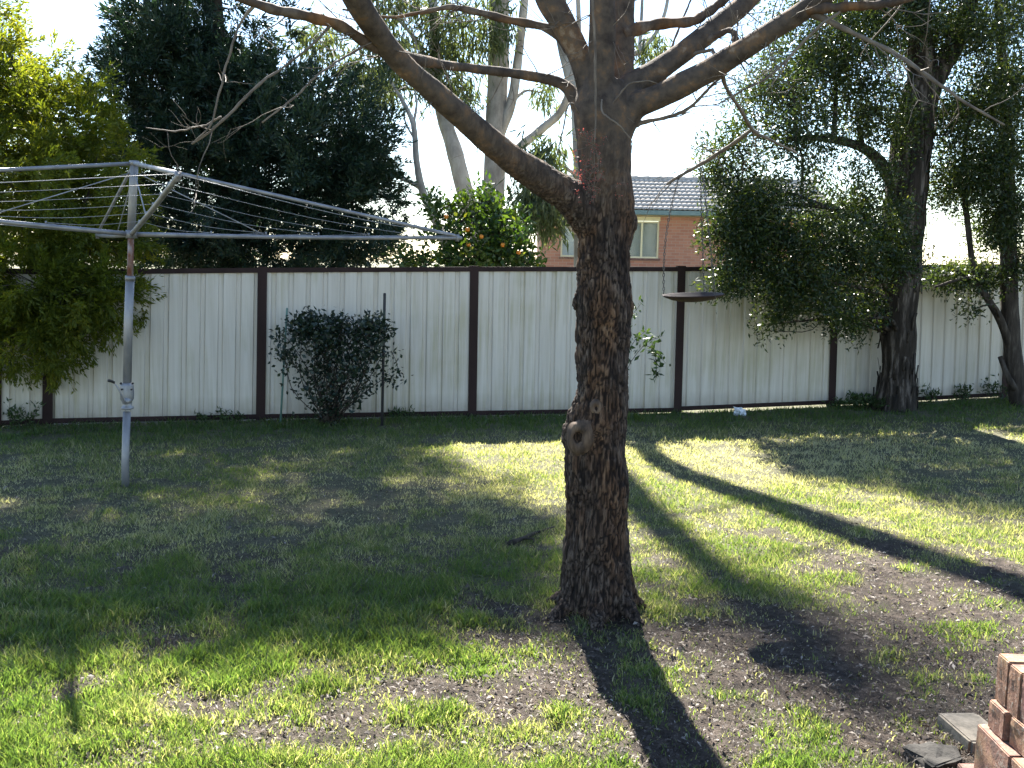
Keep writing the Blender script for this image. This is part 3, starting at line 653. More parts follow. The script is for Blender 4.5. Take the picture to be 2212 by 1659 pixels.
# the dark cypress behind the fence
tree('cypress_tree', 'tall dense dark green cypress behind the fence beside the clothesline', 'tree', at(470, 900, 14.2),
     [[(500, 925, 14.2, 60), (500, 700, 14.2, 52), (490, 400, 14.2, 44), (470, 100, 14.2, 34), (450, -250, 14.2, 26), (460, -620, 14.2, 8)]],
     [(560, 420, 13.9, 265, 200, 1.5, 300), (660, 300, 13.9, 170, 130, 1.1, 190), (420, 230, 14.1, 165, 150, 1.2, 200), (370, 110, 14.2, 95, 110, .9, 110), (520, 190, 14.3, 120, 90, .9, 60),
      (480, 30, 14.3, 150, 90, .9, 34), (420, -110, 14.2, 130, 130, .9, 90), (440, -300, 14.2, 120, 150, .9, 80), (470, -520, 14.2, 90, 120, .7, 60), (560, -650, 14.2, 120, 80, .7, 50), (480, 520, 13.8, 310, 90, 1.2, 170), (770, 430, 13.9, 80, 140, .7, 90), (290, 300, 14.1, 60, 110, .6, 50)],  # topmost clumps, out of view, added to shade the front lawn
     dict(per=168, rc=.26, L=.088, Wl=.0105, bias=(0, -.1, .3), rand=1.1, spray=.36, shell=2.0), M['dbark'], M['cypress'], 101, seg=10, brad=.03)
# yellow-green wattle leaning over the left end of the fence
tree('wattle_tree', 'feathery yellow green wattle tree drooping over the left end of the fence', 'tree', at(52, 930, 10.75),
     [[(52, 945, 10.75, 26), (56, 800, 10.75, 24), (70, 600, 10.7, 22), (90, 420, 10.7, 18), (60, 250, 10.8, 14), (10, 80, 10.9, 9)], [(62, 720, 10.75, 18), (110, 600, 10.55, 14), (170, 480, 10.5, 10), (210, 330, 10.6, 6)], [(60, 820, 10.75, 14), (110, 760, 10.3, 10), (150, 690, 10.1, 7)]],
     [(120, 640, 10.2, 150, 95, .75, 150), (75, 720, 10.05, 95, 75, .5, 80), (110, 430, 10.6, 160, 130, 1.0, 190), (40, 270, 10.8, 90, 150, .9, 110), (170, 320, 10.8, 95, 100, .7, 70), (5, 150, 10.9, 50, 75, .6, 55),
      (200, 520, 10.5, 90, 70, .6, 70), (-120, 350, 10.8, 140, 240, 1.1, 140), (-110, 620, 10.4, 130, 130, .9, 90), (250, 640, 10.35, 50, 60, .4, 30), (-80, 60, 11, 90, 110, .8, 60), (150, 225, 10.9, 110, 45, .5, 26)],
     dict(per=150, rc=.2, L=.06, Wl=.0085, bias=(.1, -.1, -.35), out=.6, rand=.9, spray=.3, shell=1.9), M['dbark'], M['wattle'], 201, seg=8, brad=.012)
# gums beyond the fence
GUML = dict(per=46, rc=.33, L=.2, Wl=.015, bias=(0, 0, -1.1), out=.25, rand=.55, shell=1.5)
tree('gum_tree', 'tall pale gum tree with two smooth grey stems behind the orange tree', 'tree', at(1058, 800, 17),
     [[(1050, 850, 17, 62), (1056, 640, 17, 54), (1066, 430, 17, 48), (1072, 250, 17, 44), (1078, 100, 17, 42), (1078, 0, 17, 42), (1088, -250, 17, 46), (1080, -560, 17, 46), (1100, -1000, 17, 30)],  # main stem thickened above the view to widen its shadow
      [(1056, 640, 17, 40), (1035, 520, 17, 38), (1003, 410, 17, 36), (980, 320, 17, 34), (955, 240, 17.1, 28), (940, 130, 17.2, 22), (935, 0, 17.2, 18), (900, -220, 17.3, 12)],
      [(1075, 300, 17, 24), (1105, 220, 16.9, 21), (1120, 120, 16.9, 19), (1130, 30, 16.8, 17), (1150, -140, 16.8, 14), (1200, -330, 16.8, 9)],
      [(1068, 420, 17, 20), (1090, 352, 16.9, 18), (1122, 318, 16.8, 18), (1175, 275, 16.7, 18), (1214, 236, 16.6, 16), (1242, 150, 16.5, 13), (1250, 40, 16.4, 10), (1240, -120, 16.3, 6)],
      [(945, 180, 17.1, 14), (900, 90, 17.0, 9), (850, 30, 17, 6)]],
     [(985, 70, 16.9, 80, 60, .7, 26), (930, 150, 17, 70, 50, .6, 20), (1055, 60, 16.6, 55, 80, .5, 20), (985, 190, 17, 55, 45, .5, 12), (830, 190, 17, 70, 45, .6, 18), (760, 150, 17, 60, 40, .5, 16), (880, 20, 17, 90, 40, .7, 26),
      (1170, 200, 17, 30, 40, .4, 5), (830, -150, 17.2, 110, 70, .9, 45), (720, -300, 17, 190, 120, 1.2, 95), (810, -400, 17, 90, 110, 1.0, 60), (770, -600, 17, 190, 130, 1.2, 120), (560, -520, 17, 170, 130, 1.1, 80), (860, -760, 17, 110, 110, 1.0, 80), (1070, -900, 17, 90, 60, .7, 26), (1150, -1000, 17, 80, 60, .6, 18), (700, -760, 17, 180, 80, 1.0, 80), (640, -860, 17, 160, 75, .9, 100), (700, 90, 17.2, 60, 40, .6, 12)],  # clumps above the view added to cast shade on the lawn
     GUML, M['gum'], M['gumleaf'], 301, seg=12, brad=.02, maxtw=90)
tree('gum_sapling', 'thin bare pale gum sapling between the cypress and the orange tree', 'tree', at(985, 800, 15.6),
     [[(1000, 870, 15.6, 22), (985, 620, 15.6, 20), (950, 500, 15.6, 18), (915, 420, 15.6, 17), (900, 350, 15.6, 14), (893, 270, 15.6, 11), (868, 215, 15.6, 8), (842, 165, 15.6, 6), (830, 60, 15.6, 4)],
      [(908, 405, 15.6, 12), (880, 390, 15.6, 10), (840, 372, 15.6, 8), (800, 350, 15.7, 5)], [(893, 270, 15.6, 6), (900, 225, 15.6, 5), (897, 190, 15.6, 4), (910, 120, 15.6, 3)], [(895, 300, 15.6, 5), (876, 265, 15.6, 4), (872, 230, 15.6, 3)]],
     [(835, 95, 15.6, 50, 40, .4, 10)], GUML, M['gum'], M['gumleaf'], 331, seg=8, brad=.01)
tree('gum_tree', 'grey gum tree rising straight behind the big bare trunk', 'tree', at(1262, 800, 15),
     [[(1262, 900, 15, 50), (1262, 700, 15, 46), (1260, 450, 15, 42), (1256, 260, 15, 40), (1240, 170, 15, 40), (1220, 80, 15, 38), (1205, 0, 15, 36), (1215, -150, 15, 52), (1290, -400, 15, 62), (1400, -700, 15, 58), (1480, -950, 15, 34)],  # trunk above the view bent and thickened for its lawn shadow
      [(1245, 180, 15, 16), (1380, 110, 15.2, 10), (1432, 40, 15.3, 8), (1450, -60, 15.3, 6)], [(1380, 120, 15.2, 8), (1385, 50, 15.2, 7), (1390, -60, 15.3, 5)]],
     [(1180, 345, 14.6, 40, 30, .4, 16), (1160, 435, 14.4, 40, 30, .4, 26), (1190, 480, 14.4, 18, 32, .3, 7), (920, -480, 15, 90, 80, .8, 50), (850, -700, 15, 120, 110, .9, 80), (1500, -1000, 15, 90, 70, .6, 24), (1400, 95, 15.3, 45, 50, .4, 8)],  # high clumps out of view, set left to shade the lawn there
     GUML, M['gum'], M['gumleaf'], 351, seg=12, brad=.018, maxtw=60)
# the orange tree over the fence
ot = tree('orange_tree', 'bushy orange tree with ripe fruit showing above the fence', 'tree', at(1075, 850, 12.9),
     [[(1075, 905, 12.9, 26), (1076, 700, 12.9, 24), (1078, 600, 12.9, 20), (1070, 500, 12.9, 12)]],
     [(1085, 500, 12.8, 62, 62, .5, 72), (990, 480, 12.9, 72, 52, .45, 48), (1045, 560, 12.7, 100, 32, .5, 62), (900, 568, 12.9, 70, 18, .4, 18), (1045, 430, 12.9, 26, 30, .3, 9), (1150, 566, 12.7, 30, 16, .3, 10), (935, 440, 12.9, 36, 22, .3, 9), (1070, 660, 12.9, 130, 80, .7, 60)],
     dict(per=27, rc=.17, L=.08, Wl=.021, bias=(0, -.1, .2), out=.7, rand=.8, shell=1.6), M['dbark'], M['citrus'], 401, seg=8, brad=.014)
def oranges():
    V, F = lathe([(.029 * math.sin(a), .028 * math.cos(a)) for a in np.linspace(.06, math.pi - .06, 9)], 12)
    me = rawmesh('orange', V, F, True); me.materials.append(M['orange'])
    base = WL[ot.name]
    for px, py in ((1040, 511), (1086, 529), (964, 468), (1012, 528), (1120, 545), (1010, 496)):
        o = bpy.data.objects.new('orange', me); COL.objects.link(o); o.parent = ot
        c = at(px, py, 12.25); o.location = c - base; o.rotation_euler = (random.random(), random.random(), 0); WL[o.name] = base
oranges()
# paperbark and the slender tree at the right end
PAP = [[(1932, 905, 12.35, 125), (1931, 888, 12.35, 98), (1938, 840, 12.35, 78), (1942, 780, 12.35, 68), (1941, 700, 12.35, 74), (1946, 600, 12.35, 82), (1953, 480, 12.35, 84), (1963, 360, 12.35, 84), (1978, 250, 12.35, 82), (1990, 190, 12.35, 70), (1988, 90, 12.35, 52), (1970, -60, 12.35, 44), (1960, -260, 12.35, 30), (1980, -480, 12.35, 12)],
       [(1985, 230, 12.35, 56), (2030, 150, 12.4, 46), (2075, 70, 12.5, 40), (2100, -20, 12.6, 34), (2130, -180, 12.7, 24), (2160, -380, 12.7, 10)],
       [(1950, 420, 12.35, 40), (1880, 330, 12.1, 22), (1790, 300, 11.8, 16), (1700, 300, 11.6, 10)], [(1945, 560, 12.35, 34), (1890, 490, 12.0, 18), (1800, 450, 11.7, 13), (1690, 440, 11.5, 9), (1600, 430, 11.4, 5)],
       [(1928, 640, 12.35, 22), (1890, 575, 12.1, 14), (1840, 540, 11.9, 9), (1770, 540, 11.7, 6)]]
PB = dict(per=72, rc=.22, L=.056, Wl=.0098, bias=(0, -.05, -.1), out=.5, rand=.9, shell=1.35)
pt = tree('paperbark_tree', 'broad dark paperbark tree with shaggy peeling trunk in front of the fence', 'tree', at(1931, 888, 12.35), PAP,
     [(1650, 420, 11.5, 85, 70, .7, 75), (1640, 530, 11.4, 95, 65, .6, 85), (1760, 550, 11.5, 130, 75, .7, 115), (1720, 300, 11.7, 130, 80, .8, 70), (1600, 480, 11.4, 70, 90, .5, 60), (1830, 450, 11.8, 110, 110, .8, 125), (1690, 200, 11.8, 110, 80, .8, 62),
      (1800, 120, 12, 150, 110, .9, 190), (1890, 240, 12.1, 100, 100, .7, 100), (1900, 540, 11.9, 80, 90, .5, 90), (1760, 640, 11.5, 110, 35, .5, 40), (1670, 610, 11.4, 100, 35, .5, 45), (1900, 20, 12.2, 150, 90, .9, 150), (2080, 70, 12.4, 150, 110, .9, 210), (2020, -100, 12.4, 190, 110, 1.1, 100),
      (1790, -60, 12.1, 130, 90, .9, 60), (1990, -300, 12.4, 170, 140, 1.1, 80), (1850, 690, 11.7, 60, 30, .3, 12), (1560, 420, 11.4, 40, 40, .3, 14), (1548, 350, 11.5, 34, 36, .3, 14), (1540, 500, 11.3, 28, 30, .25, 12), (1580, 300, 11.6, 40, 30, .3, 12), (1570, 605, 11.3, 40, 20, .25, 14), (1690, 668, 11.4, 26, 34, .2, 10), (1660, 700, 11.4, 10, 22, .1, 4), (1805, 690, 11.6, 24, 30, .2, 9), (1880, 660, 11.9, 40, 40, .3, 14), (2050, 290, 12.2, 60, 90, .5, 36)],
     PB, M['paper'], M['paperleaf'], 501, seg=22, rough=.04, brad=.02)
def papersheds():
    """loose strips of paper bark standing off the trunk"""
    rng = np.random.default_rng(9); m = MB()
    P, R = ptube(PAP[0], 36)
    for k in range(130):
        j = rng.integers(2, 22); a = rng.random() * 6.283; c = P[j] + R[j] * np.array([math.cos(a), math.sin(a), 0]) * 1.0
        L = .12 + .3 * rng.random(); wd = .012 + .022 * rng.random(); tn = np.array([-math.sin(a), math.cos(a), 0]); o = np.array([math.cos(a), math.sin(a), 0])
        pts = [c - [0, 0, L / 2], c + o * .012, c + [0, 0, L / 2]]; fl = rng.random() * .05
        pts = [pts[0] + o * fl, pts[1], pts[2]] if rng.random() < .6 else [pts[0], pts[1], pts[2] + o * fl]
        V = []
        for p in spline(pts, 5):
            for q in (-1, 1):
                for dpt in (0, .006): V.append(p + tn * wd * q * (.6 + .4 * rng.random()) + o * dpt)
        F = []
        for i in range(4):
            b = i * 4; F += [(b, b + 4, b + 6, b + 2), (b + 1, b + 3, b + 7, b + 5), (b, b + 1, b + 5, b + 4), (b + 2, b + 6, b + 7, b + 3)]
        F += [(0, 2, 3, 1), (16, 17, 19, 18)]
        m.add(V, F)
    o = m.build('peeling_bark', M['paper'], pt, True); o['kind'] = 'stuff'
papersheds()
tree('slender_tree', 'slender dark forked tree at the right end of the fence', 'tree', at(2200, 870, 12.6),
     [[(2206, 885, 12.6, 46), (2196, 820, 12.6, 38), (2186, 740, 12.6, 36), (2180, 640, 12.6, 36), (2178, 500, 12.6, 34), (2176, 380, 12.6, 30), (2172, 240, 12.7, 24), (2160, 60, 12.8, 18), (2150, -160, 12.8, 12)],
      [(2186, 760, 12.6, 20), (2160, 690, 12.5, 17), (2130, 640, 12.4, 15), (2105, 590, 12.4, 14), (2090, 480, 12.4, 12), (2080, 360, 12.4, 9), (2100, 220, 12.5, 6)],
      [(2178, 600, 12.6, 16), (2150, 596, 12.5, 9), (2080, 602, 12.3, 8), (2020, 620, 12.2, 5)], [(2200, 850, 12.6, 18), (2180, 820, 12.5, 14), (2160, 770, 12.6, 10)]],
     [(2130, 360, 12.4, 75, 90, .7, 120), (2060, 400, 12.3, 50, 70, .5, 55), (2170, 480, 12.4, 60, 60, .6, 85), (2120, 240, 12.5, 90, 60, .7, 85), (2200, 180, 12.7, 80, 110, .9, 90), (2060, 596, 12.5, 80, 18, .3, 30), (2140, 600, 12.5, 70, 20, .3, 26), (2230, 560, 12.5, 60, 80, .6, 40),
      (2300, 330, 12.8, 100, 180, 1.0, 90), (2190, -120, 12.8, 130, 120, 1, 60), (2180, 340, 12.6, 50, 40, .5, 25), (2100, 668, 12.3, 20, 16, .15, 4), (2200, 20, 12.8, 60, 60, .8, 30)],
     PB, M['dbark'], M['paperleaf'], 601, seg=10, brad=.012)

# ------------------------------------------------------------------ shrub on stakes against the fence, sapling, weeds
def small_plant(name, label, cat, base, shoots, leafm, L, Wl, per, seed, stem_r=.004, stemm=None, bias=(0, -.2, .1), group=None, spread=.04):
    rng = np.random.default_rng(seed); t = thing(name, (base[0], base[1], float(gz(base[0], base[1]))), label, cat, group)
    mb = MB(); pos = []; 
    for s in shoots:
        P = spline(s, 12); mb.tube(P, np.linspace(stem_r, stem_r * .4, 12), 5)
        f = rng.random(per) ** .6 * 11; i = f.astype(int).clip(0, 10); fr = (f - i)[:, None]
        pos.append(P[i] * (1 - fr) + P[i + 1] * fr + rng.normal(size=(per, 3)) * spread)
    mb.build('stems', stemm or M['dbark'], t, True)['kind'] = 'stuff'
    pos = np.concatenate(pos); ok = pos[:, 2] > .01; pos = pos[ok]; m = len(pos)
    dirs = unit(np.array(bias) + rng.normal(size=(m, 3)))
    V, F, r = leaf_mesh(pos, dirs, L * (.6 + .8 * rng.random(m)), Wl * (.7 + .6 * rng.random(m)), rng.random(m), rng)
    obj('foliage', V, F, leafm, t, False, r); return t
def shrub():
    rng = np.random.default_rng(77); Y = 10.65; b = at(708, 903, Y); b[2] = gz(b[0], b[1]); sh = []
    for k in range(46):
        ex = rng.normal(718, 66); ex = min(max(ex, 615), 838); ey = 690 + abs(rng.normal(0, 55)) + (max(0, abs(ex - 720) - 70)) * .25
        e = at(ex, min(ey, 830), Y + rng.normal() * .07 - .05); m = at((708 + ex) / 2 + rng.normal() * 18, (905 + ey) / 2 + 10, Y + rng.normal() * .05 - .05)
        f = e + np.array([rng.normal() * .09, rng.normal() * .05 - .04, -abs(rng.normal()) * .14 + .03]); f[1] = min(f[1], fence_y(f[0]) - .06)
        sh.append(np.array([b + [rng.normal() * .05, rng.normal() * .03, 0], m, e, f]))
    for k in range(10):
        s = at(715 + rng.uniform(-90, 90), 715 + rng.random() * 50, Y - .02); sh.append(np.array([s, s + [rng.normal() * .1, -.03, .1], s + [rng.normal() * .08, -.03, .14 + .05 * rng.random()]]))
    small_plant('climbing_shrub', 'dark leafy climbing shrub tied between two stakes against the fence', 'shrub', b, sh, M['ivy'],   .055, .015, 88, 78, .006, spread=.055)
    q = at(608, 905, 10.72); z0 = float(gz(q[0], q[1]))
    for nm, lb, x0, y0, x1, y1, r, mt in (('garden_stake', 'thin pale green stake at the left of the climbing shrub', 605, 905, 620, 665, .011, 'stakeg'), ('garden_stake', 'taller dark stake at the right of the climbing shrub', 825, 900, 831, 633, .015, 'staked')):
        a = at(x0, y0, 10.68); c = at(x1, y1, 10.72); a[2] = gz(a[0], a[1]) - .05
        V, F = tube(np.array([a, a * .5 + c * .5, c - [0, 0, .01], c]), [r, r, r, r * .7], 8); o = obj(nm, V, F, M[mt], None, True); setp(o, lb, 'stake', 'stakes holding the climbing shrub')
shrub()
def sapling():
    Y = 10.9; b = at(1335, 897, Y); b[2] = gz(b[0], b[1]); rng = np.random.default_rng(5)
    sh = [np.array([b, at(1345, 800, Y), at(1368, 740, Y), at(1395, 715, Y - .05)]), np.array([b, at(1350, 810, Y), at(1392, 745, Y), at(1432, 725, Y - .05)]), np.array([at(1392, 745, Y), at(1412, 755, Y), at(1438, 785, Y - .1)]),
          np.array([b, at(1340, 760, Y), at(1362, 690, Y), at(1385, 655, Y)]), np.array([at(1412, 755, Y), at(1418, 790, Y - .06), at(1416, 822, Y - .08)]), np.array([b, at(1320, 780, Y), at(1300, 700, Y)])]
    small_plant('leafy_sapling', 'sparse leafy sapling half hidden behind the big bare trunk', 'plant', b, sh, M['weed'], .075, .017, 34, 6, .005, spread=.03)
sapling()
def weeds():
    spots = [(430, 10.55, .16, 'by the fence under the clothesline side'), ]
    rng = np.random.default_rng(31)
    lab = 'low tuft of dark weeds growing at the foot of the fence'; lab2 = 'low dark weeds in the soil between the paperbark trunk and the fence'
    for k, (px, dy, h, n) in enumerate([(430, .1, .1, 6), (500, .1, .09, 6), (865, .1, .08, 6), (1850, .16, .16, 14), (1870, .3, .14, 12), (1820, .3, .14, 12), (2005, .1, .16, 10), (2075, .1, .18, 10), (2145, .12, .24, 12), (1895, .5, .12, 12), (40, .14, .2, 12)]):
        x = at(px, 895, 11)[0]
        for _ in range(4): x = at(px, 895, fence_y(x) - dy)[0]
        y = fence_y(x) - dy; b = np.array([x, y, float(gz(x, y))]); sh = []
        for j in range(n):
            a = rng.random() * 6.283; hh = h * (.6 + .7 * rng.random()); d = np.array([math.cos(a), math.sin(a) * .5, 0]) * hh * .5; s = b + np.array([rng.normal() * .07, rng.normal() * .02, 0]); sh.append(np.array([s, s + d * .4 + [0, 0, hh * .6], s + d + [0, 0, hh]]))
        small_plant('weed_tuft', lab2 if 1800 < px < 1900 else lab, 'weeds', b, sh, M['weed'], .06, .009, 14, 40 + k, .002, M['weed'] if False else M['dbark'], (0, 0, .5), 'weed tufts along the fence foot', .02)
weeds()

# ------------------------------------------------------------------ rotary clothesline
def clothesline():
    HY = 7.62; g = at(271, 1060, HY); x0, y0 = g[0], g[1]; gz0 = float(gz(x0, y0))
    t = thing('rotary_clothesline', (x0, y0, gz0), 'old galvanised rotary clothesline with a crank winder standing on the lawn', 'clothesline')
    def seg(name, pts, r, m, par=t, n=10, k=None):
        V, F = tube(np.array(pts), r, n); o = obj(name, V, F, m, par, True); return o
    s = pxm(HY)
    seg('lower_pole', [np.array([x0, y0, gz0 - .1]), at(270.5, 1000, HY), at(274, 890, HY)], .029, M['galv'])
    seg('outer_pole', [at(274.5, 832, HY), at(277, 700, HY), at(281, 602, HY)], .0325, M['galv'])
    seg('pole_collar', [at(281, 606, HY), at(281.3, 596, HY)], .037, M['galv'])
    seg('inner_pole', [at(281, 600, HY), at(283, 510, HY)], .023, M['rust'])
    hub = at(284, 506, HY); top = at(290, 353, HY)
    seg('mast_head', [at(283, 515, HY), at(288, 400, HY), top], .03, M['galv'])
    seg('hub', [hub - [0, 0, .03], hub + [0, 0, .03]], .042, M['galv'])
    seg('top_cap', [top - [0, 0, .012], top + [0, 0, .02]], .036, M['galv'])
    # winder gearbox with its crank
    c = at(274, 850, HY); V, F = lathe([(.0, .082), (.046, .082), (.05, .06), (.052, .0), (.05, -.04), (.036, -.066), (.034, -.1), (.046, -.105), (.046, -.12), (.03, -.124), (0, -.124)], 18); V[:, 1] *= 1.25
    wb = obj('winder_box', V + c, F, M['galv'], t, True)
    V, F = lathe([(.0, -.05), (.02, -.05), (.026, -.04), (.026, 0), (0, 0)], 14); pc = at(273, 867, HY - .07)
    seg('gear_boss', [pc + [0, .05, 0], pc + [0, -.015, 0]], .024, M['galv'], wb, 12)
    seg('crank_handle', [pc + [0, -.02, 0], pc + [0, -.035, 0], at(255, 838, HY - .12), at(244, 824, HY - .13)], .0065, M['galv'], wb, 8)
    seg('crank_grip', [at(246, 826, HY - .13), at(240, 823, HY - .18), at(234, 822, HY - .2)], .011, M['black'], wb, 8)
    for dx in (-10, 11):
        q = at(274 + dx, 850 - 9, HY - .062); seg('bolt', [q, q + [0, -.014, 0]], .0075, M['black'], wb, 6)
        q = at(274 + dx * 1.2, 828, HY - .045); seg('bolt', [q, q + [0, -.014, 0]], .0085, M['black'], wb, 6)
    # four arms from the hub, four stays from the mast head to their tips
    R = at(988, 514, 8.75); N = at(384, 381, 5.75)
    Lf = 2 * hub - R; Lf[2] = at(-560, 408, Lf[1])[2]; Fr = 2 * hub - N; Fr[2] = hub[2] + .02
    Fr[0] += -.05
    tips = {'r': R, 'n': N, 'l': Lf, 'f': Fr}
    for k, p in tips.items():
        e = hub + (p - hub) * 1.015; seg('arm', spline([hub, (hub + p) / 2 - [0, 0, .01], e], 8), np.linspace(.019, .016, 8), M['galv'])
        seg('stay', [top, p + (top - p) / np.linalg.norm(top - p) * .06 + [0, 0, .015], p + [0, 0, .01]], .015 if k != 'f' else .012, M['galv'])
        seg('arm_tip', [p + [0, 0, .03], p - [0, 0, .03]], .017, M['galv'], t, 8)
        q = hub + (p - hub) * .38; seg('brace_rod', [top - [0, 0, .06], q], .0045, M['wire'], t, 6)
        # clips on the arm for each line
    order = ['r', 'n', 'l', 'f']
    for i in range(4):
        a, b = tips[order[i]], tips[order[(i + 1) % 4]]
        for f in (.22, .38, .54, .7, .85, .985):
            p, q = hub + (a - hub) * f, hub + (b - hub) * f; sag = np.array([0, 0, -.012 * f])
            seg('line', spline([p + [0, 0, .02], (p + q) / 2 + sag, q + [0, 0, .02]], 9), .0019 if f < .95 else .0026, M['wire'], t, 5)
    for k, p in tips.items():
        d = p - hub; d /= np.linalg.norm(d)
        for f in (.22, .38, .54, .7, .85):
            q = hub + (p - hub) * f; seg('line_clip', [q + [0, 0, .008], q + [0, 0, .032]], .007, M['galv'], t, 6)
clothesline()

# ------------------------------------------------------------------ hanging dish
def dish():
    Y = TY + 1.1; c = at(1497, 641, Y); r = 66 * pxm(Y)
    t = thing('hanging_dish', tuple(c), 'shallow rusty dish hanging on chains from a branch of the bare tree', 'bird feeder')
    prof = [(0, -.03), (r * .35, -.028), (r * .7, -.016), (r * .95, .004), (r, .01), (r * 1.0, .015), (r * .93, .01), (r * .68, -.01), (r * .34, -.021), (0, -.023)]
    V, F = lathe(prof, 36); tilt = Matrix.Rotation(math.radians(-3), 3, 'Y') @ Matrix.Rotation(math.radians(2), 3, 'X'); V = V @ np.array(tilt).T
    obj('bowl', V + c, F, M['rustdark'], t, True)
    hang = at(1466, 384, Y)
    def link(p, d, up, m):
        u = d; v = up; pts = [p + u * (.012 * math.cos(a)) + v * (.0055 * math.sin(a)) for a in np.linspace(0, 2 * math.pi, 9)]
        V, F = tube(np.array(pts), .0024, 4, False); m.add(V, F)
    for ang, hp in ((math.pi * 1.02, hang), (math.pi * .32, at(1512, 352, Y + .02)), (-math.pi * .3, at(1516, 352, Y - .02))):
        e = c + np.array([r * .97 * math.cos(ang), r * .97 * math.sin(ang), .012]); e[2] += -.012 * math.cos(ang); m = MB(); d = hp - e; L = np.linalg.norm(d); d /= L
        a = np.cross(d, [0, 1, 0]); a /= np.linalg.norm(a); b = np.cross(d, a); n = int(L / .0205)
        for i in range(n + 1):
            f = i / n; p = e + (hp - e) * f + np.array([-.03, 0, 0]) * math.sin(math.pi * f) * (1 if ang > 2 else 0); link(p, d, a if i % 2 else b, m)
        m.build('chain', M['chain'], t, True)
    m = MB()
    for hp in (hang,):
        pts = [hp + np.array([0, .012 * math.cos(a), .012 * math.sin(a) + .004]) for a in np.linspace(0, 2 * math.pi, 10)]; V, F = tube(np.array(pts), .002, 5, False); m.add(V, F)
    m.build('branch_hook', M['chain'], t, True)
dish()

